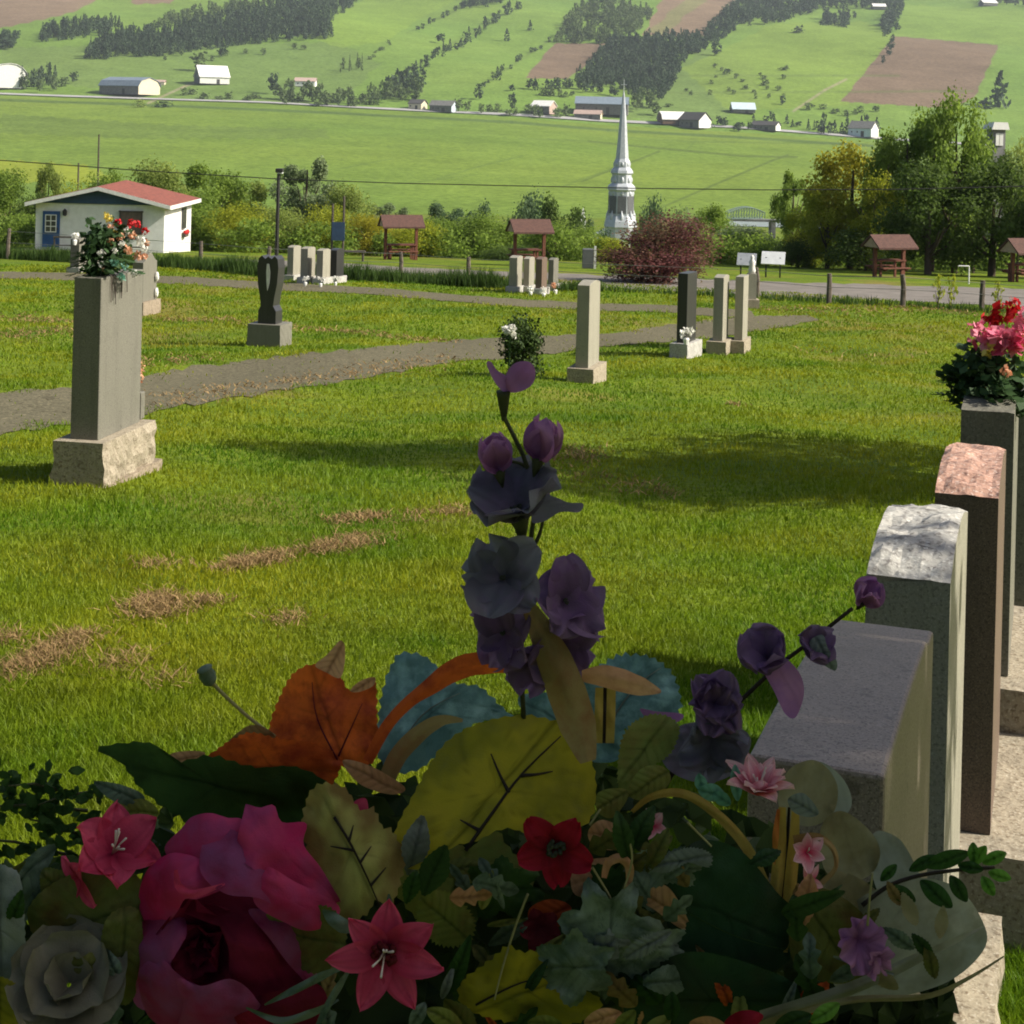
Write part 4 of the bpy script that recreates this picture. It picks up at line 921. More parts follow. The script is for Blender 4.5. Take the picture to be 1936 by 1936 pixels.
def headstone(label, o, phi, base, tab, bm, tm, topf=None, rt=0, rs=.012, taper=0, group=None, cat='headstone', toprock=None, boff=(0, 0), footing=True, seed=1, sink=.3):
    """o = ground point below the tablet centre; base=(L,t,h) tab=(L,t,h)"""
    t = thing('headstone', label, cat, o, -phi, group)
    bl, bt, bh = base; tl, tt, th = tab
    b = MB(); slab(b, bl, bt, -sink, lambda s: bh, 22, 0, rs, 0, boff[1], boff[0], seed); b.build('base', bm, t)
    b = MB(); f = topf or (lambda s: 0); slab(b, tl, tt, bh+.002, lambda s: bh + th + f(s), 16, rt, 0, taper, 0, 0, seed+5, mtop=toprock); tb = b.build('tablet', [tm, toprock or tm], t)
    if not rt: bv = tb.modifiers.new('edge', 'BEVEL'); bv.width = .006; bv.segments = 2; bv.limit_method = 'ANGLE'; bv.angle_limit = R(50)
    return t
def at_corner(px, Y, phi, tl, tt):
    """ground point under a tablet whose near corner towards the sun is surveyed at px"""
    c = P(px[0], px[1], Y); ax = Vector((math.sin(phi), math.cos(phi), 0)); nx_ = Vector((math.cos(phi), -math.sin(phi), 0))
    q = c - nx_*tt/2 + ax*tl/2; return Vector((q.x, q.y, z1(q.x, q.y))), c.z
PHI = R(19)
def row_stone(label, px, Y, L, t, ztop_base, over, bm, tm, topf, rt, toprock, seed, cat='headstone', rs=.014, phi=PHI):
    o, zc = at_corner(px, Y, phi, L, t)
    bh = ztop_base - o.z; th = zc - ztop_base
    return headstone(label, o, phi, (L+.24, t+2*over, bh), (L, t, th), bm, tm, topf, rt, rs, 0, None, cat, toprock, (0, 0), seed=seed), o, bh
gs = 'headstones of the near row'
st2, _, _ = row_stone('wide mauve granite headstone with smooth sloping top, closest behind the flowers', (1673, 1467), 1.98, .84, .172, -1.72, .1, G['rock'], G['mauve'], lambda s: -.055*s + .012*math.sin(math.pi*s) - (.012 if s > .83 else 0), 0, None, 3)
st3, _, _ = row_stone('grey headstone with rough pale arched top behind the mauve one', (1797, 1102), 3.23, .66, .168, -1.94, .10, G['rock'], G['light'], lambda s: .05*math.sin(math.pi*min(1, s*1.05))**.8, .016, G['rockgrey'], 4)
st4, _, _ = row_stone('brown headstone with rough pinkish top', (1888, 942), 4.25, .66, .165, -1.88, .15, G['rock'], G['brown'], lambda s: .045*math.sin(math.pi*s)**.7, .018, G['rockpink'], 5)
st5, o5, bh5 = row_stone('dark grey headstone carrying the pink carnation bouquet', (1918, 782), 5.1, .7, .165, -1.745, .15, G['rock'], G['grey'], lambda s: .03*math.sin(math.pi*s), .008, G['grey'], 6)
st6, _, _ = row_stone('headstone mostly cut off by the picture edge beyond the carnation bouquet', (2000, 770), 6.2, .75, .17, -1.9, .12, G['rock'], G['grey'], lambda s: 0, 0, None, 7)
# the stone that carries the big arrangement
c1 = st2.location; ax = Vector((math.sin(PHI), math.cos(PHI), 0))
o1 = Vector((c1.x, c1.y, 0)) - ax*1.28; o1.z = z1(o1.x, o1.y)
ST1TOP = -.80
headstone('grey headstone hidden under the large flower arrangement', o1, PHI, (1.0, .36, .25), (.72, .18, ST1TOP - o1.z - .25), G['rock'], G['grey'], seed=9)
# big grey stone on the lawn with bouquet
def ground_stone(label, px, Y, phi, base, tab, bm, tm, **k):
    """px = bottom near corner of the base towards the sun"""
    c = P(px[0], px[1], Y) if Y else hit(*px); ax_ = Vector((math.sin(phi), math.cos(phi), 0)); nx_ = Vector((math.cos(phi), -math.sin(phi), 0))
    q = c - nx_*base[1]/2 + ax_*base[0]/2; q.z = z1(q.x, q.y)
    return headstone(label, q, phi, base, tab, bm, tm, **k), q
hL, qL = ground_stone('tall plain grey granite headstone with a rock faced base carrying a mixed bouquet', (193, 922), 0, R(10), (.98, .40, .36), (.78, .225, 1.22), G['rock'], G['grey'], rs=.035, taper=.03, seed=12)
b = MB(); slab(b, 1.06, .44, -.3, lambda s: .035, 10, .01, .01, 0, .03, .02, 3); b.build('footing', G['concrete'], hL)
hM, qM = ground_stone('slim pale lit headstone standing alone next to the small cedar', (1121, 726), 0, R(16), (.95, .42, .27), (.74, .21, 1.29), G['rock'], G['light'], taper=.06, topf=lambda s: .05*math.sin(math.pi*s), seed=13)
gr = 'trio of headstones near the fence bush'
hA, qA = ground_stone('black polished headstone with small white flowers on its base', (1299, 679), 0, R(24), (.95, .36, .30), (.6, .2, 1.32), G['rockgrey'], G['black'], topf=lambda s: .03, seed=14)
hB, qB = ground_stone('dark ended headstone with pale lit face beside the black one', (1372, 672), 0, R(18), (.9, .40, .28), (.62, .20, 1.28), G['rock'], G['light'], topf=lambda s: .04*math.sin(math.pi*s), seed=15)
hC, qC = ground_stone('headstone half hidden behind the dark ended one, small ornament on top', (1406, 670), 0, R(18), (.85, .28, .28), (.6, .17, 1.3), G['rock'], G['light'], seed=16)
t = thing('statue_monument', 'narrow pale monument with a white figure at the gravel bend', 'monument', hit(1420, 583))
pm = t.location; kq = pm.y/F
b = MB(); b.box((0, 0, .12), (.4, .5, .3)); b.build('base', G['rock'], t)
b = MB(); b.box((0, 0, .62), (.24, .3, .75)); b.build('shaft', G['light'], t)
b = MB(); b.lathe([(.09, 1.0), (.11, 1.08), (.075, 1.22), (.10, 1.32), (.045, 1.4), (.06, 1.46), (.02, 1.52)], 10); b.build('figure', G['white'], t, smooth=True)
# old shaped stone behind the bouquet
hD, qD = ground_stone('old weathered headstone with shaped top partly hidden behind the bouquet stone', (270, 598), 0, R(12), (1.0, .42, .34), (.78, .28, .95), G['concrete'], G['grey'], topf=lambda s: .22*math.sin(math.pi*s)**2, seed=17)
for y_ in (.5, .9):
    b = MB(); b.blob((.18, .3, y_), (.06, .06, .12), .3, int(y_*10)); b.build('carved_figure', G['white'], hD)
# urn shaped dark stone
p = hit(505, 656); t = thing('urn_headstone', 'dark scalloped urn shaped headstone with a white vertical streak', 'headstone', p + Vector((0, .3, 0)), R(-14)); k = p.y/F
b = MB(); slab(b, .62, 66*k, -.3, lambda s: 42*k, 8, 0, .015, 0, 0, 0, 4); b.build('base', G['grey'], t)
ol = [(-18, 42), (-18, 66), (-13, 76), (-15, 92), (-20, 118), (-22, 150), (-19, 166), (-13, 171), (-6, 165), (0, 170), (7, 165), (13, 171), (19, 165), (21, 148), (19, 118), (14, 92), (12, 76), (18, 66), (18, 42)]
b = MB(); b.prism([(x*k, z*k+.002) for x, z in ol], 'y', -.17, .17); b.build('urn', G['black'], t)
b = MB(); b.prism([(x*k, z*k) for x, z in [(0, 105), (4, 120), (5, 140), (2, 156), (-2, 156), (-3, 140), (-2, 120)]], 'y', -.185, -.168); b.build('inlay', G['white'], t)
# clusters far across the lawn
def cluster(spec, group):
    for (xl, xm, xr, yt, yb, mat, lb, fl) in spec:
        c = hit(xm, yb); k = c.y/F; phi = R(17); tt = (xm-xl)*k/.95; H_ = (yb-yt)*k
        h, q = ground_stone(lb, (xm+3, yb), 0, phi, (.8, tt+.14, .2), (.6, tt, H_-.2), G['rockgrey'], G[mat], rs=.01, group=group, topf=lambda s: .05*math.sin(math.pi*s), seed=int(xl))
cluster([(540, 552, 559, 467, 531, 'light', 'white topped headstone, first of the far group by the lamp post', 0), (565, 579, 587, 470, 536, 'light', 'grey headstone, second of the far group by the lamp post', 0),
         (595, 608, 616, 474, 538, 'light', 'headstone with white blooms at its foot in the far lamp post group', 0), (621, 634, 641, 473, 535, 'black', 'dark last headstone of the far group by the lamp post', 0)], 'far headstones near the lamp post')
cluster([(961, 976, 984, 487, 554, 'light', 'pale edged headstone, first of the far group below the shelter', 0), (988, 999, 1007, 489, 553, 'light', 'grey headstone between two others in the far group below the shelter', 0),
         (1011, 1023, 1032, 490, 558, 'brown', 'brownish headstone in front in the far group below the shelter', 0), (1035, 1045, 1052, 491, 550, 'grey', 'short headstone with orange flowers, last of the far shelter group', 0)], 'far headstones below the picnic shelter')
cluster([(128, 146, 156, 452, 516, 'grey', 'ornate grey headstone with white figure in front of the house ramp', 0), (160, 176, 188, 458, 512, 'light', 'pale headstone beside the ornate one in front of the house', 0)], 'far headstones before the white house')
# ---------------------------------------------------------------- flowers on graves
FM = {}
def fm(name, a, b, tr=.35, c3=None, ns=60): FM[name] = leafmat('silk_' + name, a, b, tr, .65, c3, ns, 500)
fm('pink', (.62, .06, .16), (.85, .32, .42)); fm('red', (.40, .008, .012), (.62, .03, .035)); fm('white', (.75, .74, .68), (.85, .85, .8)); fm('yellow', (.70, .55, .08), (.85, .75, .25)); fm('peach', (.6, .26, .14), (.78, .5, .33)); fm('teal', (.10, .30, .22), (.28, .5, .4))
fm('fern', (.02, .05, .015), (.06, .12, .04), .25)
def pom(b, c, r, n=60, seed=0):
    """ruffled carnation-like head built of many small petals"""
    g = np.random.default_rng(seed); d = g.normal(size=(n, 3)); d /= np.linalg.norm(d, axis=1)[:, None]
    q = leaf_quads(np.array(c) + d*r*g.uniform(.45, .95, n)[:, None], r*.75, g, d*.4); tt = g.random(n)
    for i in range(n): b.add(q[i], [(0, 1, 2, 3)], tt[i])
def bouquet(label, o, rad, hgt, blooms, leafm, sprigs, seed, nleaf=420, name='bouquet'):
    t = thing(name, label, 'bouquet', o)
    q, tt = crown('bush', nleaf, .12, seed); v = q.copy(); v[..., 0] *= 2*rad; v[..., 1] *= 2*rad; v[..., 2] = v[..., 2]*hgt - .02
    me = np_mesh('greenery', v.reshape(-1, 3), np.arange(len(v)*4).reshape(-1, 4), FM[leafm], np.repeat(tt, 4)); link('greenery', me, t)
    b = MB(); r = random.Random(seed)
    for i in range(sprigs):
        a = r.uniform(0, 6.28); l = rad*r.uniform(.9, 1.35); z = hgt*r.uniform(.02, .5)
        b.tube([(0, 0, z*.6), (l*.6*math.cos(a), l*.6*math.sin(a), z), (l*math.cos(a), l*math.sin(a), z - hgt*.12)], [.006, .004, .002], 4)
        for f in (.5, .65, .8, .92, 1.0):
            for sg in (-1, 1):
                c = Vector((l*f*math.cos(a), l*f*math.sin(a), z-hgt*.1*f)); dd = Vector((math.cos(a+sg*.9), math.sin(a+sg*.9), .1))*.05*rad/.2
                n_ = Vector((-dd.y, dd.x, .3*dd.length)).normalized()*dd.length*.3
                b.add([c, c+dd*.5+n_, c+dd, c+dd*.5-n_], [(0, 1, 2, 3)], r.random())
    b.build('sprig', FM[leafm], t)
    for i, (dx, dy, dz, s, m_) in enumerate(blooms):
        b = MB(); pom(b, (dx, dy, dz), s, 70 if s > .05 else 30, seed*31+i); b.build('bloom', FM[m_], t)
    return t
kL = qL.y/F; axL = Vector((math.sin(R(10)), math.cos(R(10)), 0)); zL = qL.z + .36 + 1.22
oB = Vector((qL.x, qL.y, zL)) - axL*.12
def px2(bx, ox): return [((x-ox[0])*kL, dy, (ox[1]-y)*kL, s*kL, m) for x, y, dy, s, m in bx]
pB = proj(oB)
bl = px2([(204, 412, 0, 9, 'yellow'), (198, 408, .02, 6, 'yellow'), (222, 420, -.02, 8, 'red'), (244, 421, 0, 9, 'red'), (254, 424, .05, 8, 'red'), (268, 436, .05, 8, 'red'), (228, 432, .04, 7, 'peach'), (190, 446, 0, 7, 'peach'), (182, 462, .05, 6, 'white'), (272, 458, .05, 7, 'peach'), (268, 484, .05, 7, 'peach'), (214, 440, .02, 6, 'yellow'), (236, 458, -.12, 7, 'white'), (205, 430, .05, 9, 'peach'), (238, 436, 0, 9, 'white'), (250, 444, -.05, 8, 'peach'), (262, 455, 0, 10, 'white'), (232, 446, -.08, 7, 'peach'),
           (200, 476, -.16, 8, 'white'), (202, 496, -.17, 7, 'white'), (226, 492, -.18, 9, 'teal'), (240, 500, -.1, 8, 'teal'), (205, 505, -.17, 5, 'peach'), (246, 470, -.1, 9, 'peach'), (270, 470, 0, 8, 'white'), (258, 482, 0, 9, 'peach'), (190, 458, -.08, 8, 'white'), (178, 470, 0, 7, 'white'), (255, 515, -.02, 8, 'white'), (176, 520, -.05, 9, 'teal'), (236, 520, -.1, 9, 'teal'), (215, 455, -.1, 8, 'peach'), (224, 470, -.15, 6, 'white')], (pB[0], pB[1]))
tB = bouquet('mixed bouquet of red, peach and white silk flowers on the tall grey headstone', oB, .22, .42, bl, 'fern', 26, 5, 900)
b = MB(); rr_ = random.Random(3); nL_ = Vector((math.cos(R(10)), -math.sin(R(10)), 0))
for i in range(8):
    s0 = nL_*.12 + axL*rr_.uniform(-.12, .22); l = rr_.uniform(.08, .22); b.tube([s0*.6 + Vector((0, 0, .03)), s0 + Vector((0, 0, .0)), s0 + nL_*.005 + axL*rr_.uniform(-.02, .02) + Vector((0, 0, -l))], .004, 4)
b.build('hanging_stem', M['darkwood'], tB)
# small vase on the base of that stone
ov_ = Vector((qL.x, qL.y, qL.z + .362)) + axL*.48 + nL_*.05
t = thing('grave_vase', 'small dark vase with faded flowers on the base behind the tall grey headstone', 'vase', ov_, -R(10))
b = MB(); b.box((0, 0, .11), (.09, .08, .22), bevel=.008); b.build('body', G['grey'], t)
b = MB(); [pom(b, (.0 + rr_.uniform(-.03, .03), rr_.uniform(-.03, .03), .28 + .05*i), .035, 16, i) for i in range(5)]; b.build('flowers', FM['peach'], t)
# carnation bouquet on the row
k5 = 5.3/F; ax5 = Vector((math.sin(PHI), math.cos(PHI), 0)); o5b = Vector((o5.x, o5.y, 0)) - ax5*.1; o5b.z = -.93
p5 = proj(o5b)
def p5x(bx): return [((x-p5[0])*k5, dy, (p5[1]-y)*k5, s*k5, m) for x, y, dy, s, m in bx]
bl = p5x([(1846, 628, 0, 27, 'pink'), (1872, 640, -.04, 30, 'pink'), (1904, 632, -.06, 30, 'pink'), (1935, 604, 0, 26, 'pink'), (1895, 590, .02, 24, 'red'), (1880, 606, .05, 20, 'red'), (1940, 590, -.05, 20, 'white'), (1925, 640, -.05, 20, 'yellow'), (1855, 655, -.06, 16, 'yellow'), (1965, 620, 0, 28, 'pink'), (1950, 650, -.05, 18, 'white'), (1876, 690, -.13, 12, 'peach'), (1920, 575, .03, 16, 'red')])
bouquet('bouquet of pink and red carnations over dark fern on the row headstone', o5b, .16, .25, bl, 'fern', 22, 8, 1100)
# small white flowers at the foot of far stones
def posy(label, px, Y_, s, m, n=3, z=0, dz=0):
    c = hit(*px) if Y_ is None else P(px[0], px[1], Y_)
    t = thing('posy', label, 'flowers', c)
    b = MB(); b.lathe([(s*.5, 0), (s*.7, s*1.2), (s*.55, s*1.5)], 8); b.build('pot', M['whitetrim'], t)
    b = MB(); [pom(b, (s*rr_.uniform(-1, 1), s*rr_.uniform(-.5, .5), s*(2 + rr_.uniform(0, 1.3))), s*.9, 24, i + int(px[0])) for i in range(n)]; b.build('blooms', FM[m], t)
for a in [('white flower pot on the base of the black headstone', (1297, 652), qA.y - .45, .09, 'white'), ('white posy before the second far headstone near the lamp post', (577, 541), None, .085, 'white'), ('white posy before the third far headstone near the lamp post', (606, 543), None, .085, 'white'),
          ('pale posy before the dark last headstone near the lamp post', (634, 540), None, .08, 'white'), ('white posy before the grey headstone below the picnic shelter', (1003, 559), None, .085, 'white'), ('white posy before the brownish headstone below the picnic shelter', (1028, 562), None, .08, 'white'), ('white and orange posy at the end of the far shelter group', (1050, 556), None, .09, 'peach'),
          ('white ornament flowers on the ornate headstone before the house', (141, 463), hit(146, 516).y + .1, .12, 'white')]:
    posy(*a)
# dwarf cedar with white bloom behind the mauve flower spray
g = hit(985, 715); h = P(985, 612, g.y).z - g.z
cm, tm = tree_mesh('bush', 'cedar', 2, 4200, .05)
t = thing('dwarf_cedar', 'small rounded dark green cedar shrub beside the slim pale headstone', 'shrub', g + Vector((0, .3, 0)), 1.2)
for nm, m in (('crown', cm), ('trunk', tm)):
    o = link(nm, m, t); o.scale = (108*g.y/F, 108*g.y/F, h*1.08)
t = thing('posy', 'white flowers standing against the small cedar shrub', 'flowers', g + Vector((-.19, -.02, 0)))
b = MB(); b.tube([(0, 0, 0), (.0, 0, h*.8)], .015, 5); b.build('stem', FM['fern'], t)
b = MB(); [pom(b, (rr_.uniform(-.16, .16), rr_.uniform(-.05, .05), h*.88 + rr_.uniform(-.08, .1)), .065, 30, i) for i in range(7)]; b.build('blooms', FM['white'], t)
# ================================================================ THE FLOWER ARRANGEMENT
sed = [100]
def sm(name, a, b, tr=.35, c3=None, ns=60, patch=None, rough=.7):
    FM[name] = leafmat('cloth_' + name, a, b, tr, rough, c3, ns, 900, .2, patch); return FM[name]
sm('yleaf', (0.23, 0.238, 0.0187), (0.357, 0.323, 0.0298), .4, (0.272, 0.264, 0.0425), 90, ((.52, .44, .03), 22))
sm('ygreen', (.17, .22, .04), (.30, .34, .08), .4, (.24, .20, .05), 50)
sm('oak', (0.48, 0.48, 0.128), (0.576, 0.576, 0.16), .35, (0.432, 0.352, 0.096), 30, ((.25, .17, .05), 18))
sm('oliveleaf', (.10, .13, .03), (.18, .2, .05), .35, (.14, .1, .03), 40)
sm('rust', (0.442, 0.0765, 0.017), (0.816, 0.17, 0.0255), .4, (0.34, 0.051, 0.017), 60)
sm('peachleaf', (0.576, 0.288, 0.12), (0.744, 0.456, 0.24), .35, (0.48, 0.24, 0.108), 70)
sm('tealleaf', (0.09, 0.20, 0.20), (0.16, 0.30, 0.30), .3, (0.288, 0.504, 0.504), 60)
sm('darkleaf', (.016, .048, .02), (.032, .085, .034), .25, (.03, .05, .024), 30)
sm('deepgreen', (.026, .068, .016), (.06, .125, .028), .35, (.03, .065, .016), 40)
sm('filler', (.02, .04, .014), (.08, .12, .036), .35)
sm('bronze', (0.24, 0.174, 0.06), (0.396, 0.3, 0.12), .35, (0.288, 0.156, 0.06), 50)
sm('strap', (.42, .30, .05), (.55, .42, .10), .3, (.38, .25, .05), 60)
sm('strapred', (.50, .10, .03), (.55, .30, .05), .3)
sm('dusty', (0.075, 0.125, 0.0813), (0.25, 0.325, 0.237), .25, (0.0625, 0.106, 0.0625), 60)
sm('greyleaf', (.16, .20, .17), (.28, .32, .28), .3, (.14, .17, .14), 40)
sm('sheer', (.26, .24, .12), (.40, .37, .20), .5, (.22, .19, .08), 30)
sm('sheergrey', (0.276, 0.299, 0.218), (0.414, 0.437, 0.322), .5, (0.23, 0.241, 0.149), 30)
sm('box', (.02, .06, .012), (.05, .13, .025), .3); sm('boxtip', (.08, .22, .02), (.16, .36, .05), .4)
sm('mint', (.12, .34, .24), (.24, .5, .38), .4)
sm('rose', (0.425, 0.015, 0.0688), (0.92, 0.112, 0.275), .45, (0.65, 0.0312, 0.15), 35, ((.50, .07, .20), 26))
sm('rosedark', (.10, .005, .015), (.30, .018, .055), .4, (.18, .010, .035), 40)
sm('rosemauve', (0.253, 0.0287, 0.0862), (0.529, 0.092, 0.218), .45, (0.391, 0.0345, 0.115), 40, ((.36, .09, .22), 30))
sm('lily', (0.405, 0.0189, 0.0607), (0.92, 0.135, 0.257), .45, (0.594, 0.0378, 0.108), 60)
sm('crimson', (0.172, 0.0046, 0.0115), (0.437, 0.0161, 0.0403), .4, (0.253, 0.00575, 0.0138), 70)
sm('maroon', (.09, .008, .012), (.18, .02, .025), .3)
sm('starpink', (0.735, 0.042, 0.126), (0.92, 0.651, 0.672), .4)
sm('mauve', (0.24, 0.08, 0.208), (0.544, 0.272, 0.48), .45, (0.352, 0.16, 0.384), 70)
sm('indigo', (0.10, 0.09, 0.125), (0.26, 0.255, 0.31), .4, (0.22, 0.17, 0.26), 60)
sm('violet', (0.105, 0.06, 0.13), (0.28, 0.18, 0.31), .4, (0.18, 0.09, 0.24), 60)
sm('beige', (0.16, 0.15, 0.105), (0.28, 0.27, 0.19), .35, (0.208, 0.192, 0.128), 40)
sm('stem', (.045, .05, .02), (.09, .10, .04), .1); sm('stemlight', (.26, .25, .10), (.34, .32, .15), .1); sm('darkstem', (.025, .02, .015), (.04, .03, .02), .1)
sm('pale', (.70, .58, .50), (.82, .74, .66), .3); sm('eye', (.03, .035, .025), (.07, .075, .05), .1)
A0 = Vector((o1.x, o1.y, ST1TOP))
AR = thing('flower_arrangement', 'large mixed silk flower arrangement with magenta rose and tall purple sprays on the nearest headstone', 'flower arrangement', A0)
def part(b, name, mat, parent=None, smooth=True, lab=None, kind=None):
    o = b.build(name, mat, parent or AR, smooth, A0)
    if lab: o['label'] = lab
    if kind: o['kind'] = kind
    return o
PXM = 1/2857.0
PETAL = {'mauve', 'indigo', 'violet', 'rose', 'rosemauve', 'rosedark', 'lily', 'crimson', 'starpink', 'sheer', 'sheergrey'}
def crs(pts, n, closed=True):
    p = np.array(pts, float); m = len(p); out = []
    segs = m if closed else m-1
    L = [np.hypot(*(p[(i+1) % m]-p[i])) for i in range(segs)]; tot = sum(L); cum = np.r_[0, np.cumsum(L)]
    for q in range(n):
        s = tot*q/(n if closed else n-1); i = min(segs-1, int(np.searchsorted(cum, s, 'right')-1)); f = (s-cum[i])/max(1e-6, L[i])
        g = lambda k: p[k % m] if closed else p[min(m-1, max(0, k))]
        a, b, c, d = g(i-1), g(i), g(i+1), g(i+2)
        out.append(.5*((2*b) + (-a+c)*f + (2*a-5*b+4*c-d)*f*f + (-a+3*b-3*c+d)*f**3))
    return np.array(out)
def leafpx(name, pts, Y, mat, g=(0, 0), cup=0.0, fold=None, ruf=.003, serr=0, n=84, rings=12, ctr=None, vein=None, veinmat='darkstem', vr=1.8, lab=None, tint=None, axis=None, vscale=.75):
    axis = axis if axis is not None else (np.array(vein[0][-1], float)-np.array(vein[0][0], float) if vein else None)
    """one cloth leaf: outline in surveyed bearings, own distance Y, slope g, cupping, crease and ripple"""
    sed[0] += 1; o = crs(pts, n); c = np.array(ctr) if ctr else o.mean(0)
    if serr:
        d = o - c; d /= np.linalg.norm(d, axis=1)[:, None]; o = o + d*(serr*np.where(np.arange(n) % 2, 1, -1))[:, None]*np.array([.6+.8*rnd.random() for _ in range(n)])[:, None]
    Rm = np.linalg.norm(o-c, axis=1).max(); s1 = sed[0]*7.7
    if fold: fa, fb = np.array(fold[0], float), np.array(fold[1], float); fd = (fb-fa)/np.linalg.norm(fb-fa)
    def dep(x, y):
        dx, dy = x-c[0], y-c[1]; r2 = (dx*dx+dy*dy)/Rm**2
        z = Y + (g[0]*dx + g[1]*dy)*PXM*Y + cup*r2*Rm*PXM
        z += ruf*(.35+r2)*noise.noise(Vector((x*.022, y*.022, s1))) + ruf*.6*noise.noise(Vector((x*.06, y*.06, s1)))*r2
        if fold: z += fold[2]*abs((x-fa[0])*fd[1] - (y-fa[1])*fd[0])*PXM
        return z
    b = MB(); T0 = rnd.uniform(.3, .7)
    cv = np.cov((o-c).T); ew, ev_ = np.linalg.eigh(cv); ax0 = np.array(axis, float) if axis is not None else ev_[:, 1]
    ax0 = ax0/np.linalg.norm(ax0); sp_v = max(14, Rm*.24); petl = mat in PETAL
    def vn(x, y):
        s_ = (x-c[0])*ax0[0] + (y-c[1])*ax0[1]; d_ = -(x-c[0])*ax0[1] + (y-c[1])*ax0[0]; d_ += 5*noise.noise(Vector((s_*.02, s1, 0)))
        if petl: return .35*max(0, noise.noise(Vector((d_*.11, s_*.012, s1))))
        q = ((s_ - abs(d_)*.75 + 4*noise.noise(Vector((x*.03, y*.03, s1))))/sp_v) % 1.0; q = min(q, 1-q)*sp_v
        return min(1, .8*math.exp(-(d_/3.2)**2) + .45*math.exp(-(q/2.6)**2)*(1-.5*min(1, abs(d_)/Rm)))
    vs = [P(c[0], c[1], dep(*c))]; T = [T0]; E = [vn(*c)]
    for k in range(1, rings+1):
        for q in o:
            x, y = c + (q-c)*(k/rings); e_ = vn(x, y); E.append(e_*vscale); vs.append(P(x, y, dep(x, y) + .0012*e_))
            T.append(tint(x, y) if tint else min(1, max(0, T0 + .5*noise.noise(Vector((x*.012, y*.012, s1+5))) + .12*(k/rings-.5))))
    fs = [(0, 1+i, 1+(i+1) % n) for i in range(n)]
    for k in range(rings-1):
        for i in range(n):
            j = (i+1) % n; fs.append((1+k*n+i, 1+(k+1)*n+i, 1+(k+1)*n+j, 1+k*n+j))
    b.add(vs, fs, T, E); lf = part(b, name, FM[mat], lab=lab)
    if vein:
        b = MB()
        for pth in vein:
            q = crs(pth, 10, False); m = len(q)
            b.tube([P(x, y, dep(x, y)-.0012) for x, y in q], [vr*PXM*Y*(1.15-.8*i/(m-1)) for i in range(m)], 5)
        part(b, 'vein', FM[veinmat], lf)
    return lf
def ribbon(name, path, wid, Y, mat, Y2=None, v=.25, lab=None, n=26, slit=False, parent=None):
    q = crs(path, n, False); w = np.interp(np.linspace(0, 1, n), np.linspace(0, 1, len(wid)), wid); Y2 = Y if Y2 is None else Y2
    b = MB(); rows = []
    for i in range(n):
        t = q[min(n-1, i+1)] - q[max(0, i-1)]; t = t/np.linalg.norm(t); nn = np.array([-t[1], t[0]]); f = i/(n-1)
        for j in range(7):
            s = (j/6-.5); x, y = q[i] + nn*s*w[i]; z = Y + (Y2-Y)*f + v*abs(s)*w[i]*PXM + .0015*math.sin(f*9+s*3)
            rows.append((P(x, y, z), .2+.6*f if not slit else (0.1 if j == 3 else .7)))
    fs = [(i*7+j, (i+1)*7+j, (i+1)*7+j+1, i*7+j+1) for i in range(n-1) for j in range(6)]
    b.add([r[0] for r in rows], fs, [r[1] for r in rows]); return part(b, name, FM[mat], parent, lab=lab)
def stem(path, r, Y, mat='stem', Y2=None, name='stem', parent=None):
    q = crs(path, 16, False); Y2 = Y if Y2 is None else Y2
    b = MB(); b.tube([P(x, y, Y+(Y2-Y)*i/15) for i, (x, y) in enumerate(q)], [r*PXM*Y*(1-.25*i/15) for i in range(16)], 6); return part(b, name, FM[mat], parent)
def frame_at(px, Y, face, spin=0):
    d = Vector((face[0], -face[2], face[1])).normalized(); a = d.cross(Vector((0, 0, 1)))
    if a.length < .05: a = Vector((1, 0, 0))
    a.normalize(); c = d.cross(a)
    Mx = Matrix((a, c, d)).transposed().to_4x4()
    return Matrix.Translation(P(px[0], px[1], Y)) @ Mx @ Matrix.Rotation(spin, 4, 'Z')
def petal(b, Mx, phi, L, Wd, e0, e1, r0=0, z0=0, cup=.3, ruf=.05, shape='round', ph=0, nu=10, nv=12, tlo=0, thi=1, notch=0):
    cp, sp_ = math.cos(phi), math.sin(phi); K = []; r, z = r0, z0
    for i in range(nu+1):
        K.append((r, z)); e = e0 + (e1-e0)*(i+.5)/nu; r += L/nu*math.cos(e); z += L/nu*math.sin(e)
    def fn(u, v):
        i = round(u*nu); v = v*2-1
        w = Wd*(math.sin(math.pi*(.06+.90*u))**.55 if shape == 'round' else (math.sin(math.pi*(.10+.90*u))**.8 if shape == 'point' else (.22+.78*u**.7)*(1-.25*max(0, u-.85)/.15)))
        rr2, zz2 = K[i]; en = e0 + (e1-e0)*u
        k = cup*Wd*v*v*(.3+.7*u); k2 = ruf*L*u*u*math.sin(4.5*v+ph) + ruf*.5*L*u*math.sin(9*v+ph*2)*abs(v)
        rr2 += (-math.sin(en))*(k+k2); zz2 += math.cos(en)*(k+k2)
        if notch: rr2 -= notch*L*u**4*(1-abs(v))
        return Mx @ Vector((rr2*cp - w*v*sp_, rr2*sp_ + w*v*cp, zz2))
    b.grid(fn, nu, nv, lambda u, v: tlo + (thi-tlo)*min(1, max(0, u + .15*math.sin(6*v+ph))), lambda u, v: max(0, .45*noise.noise(Vector((v*9+ph, u*1.2, ph))) + .12*math.sin(v*31+ph)))
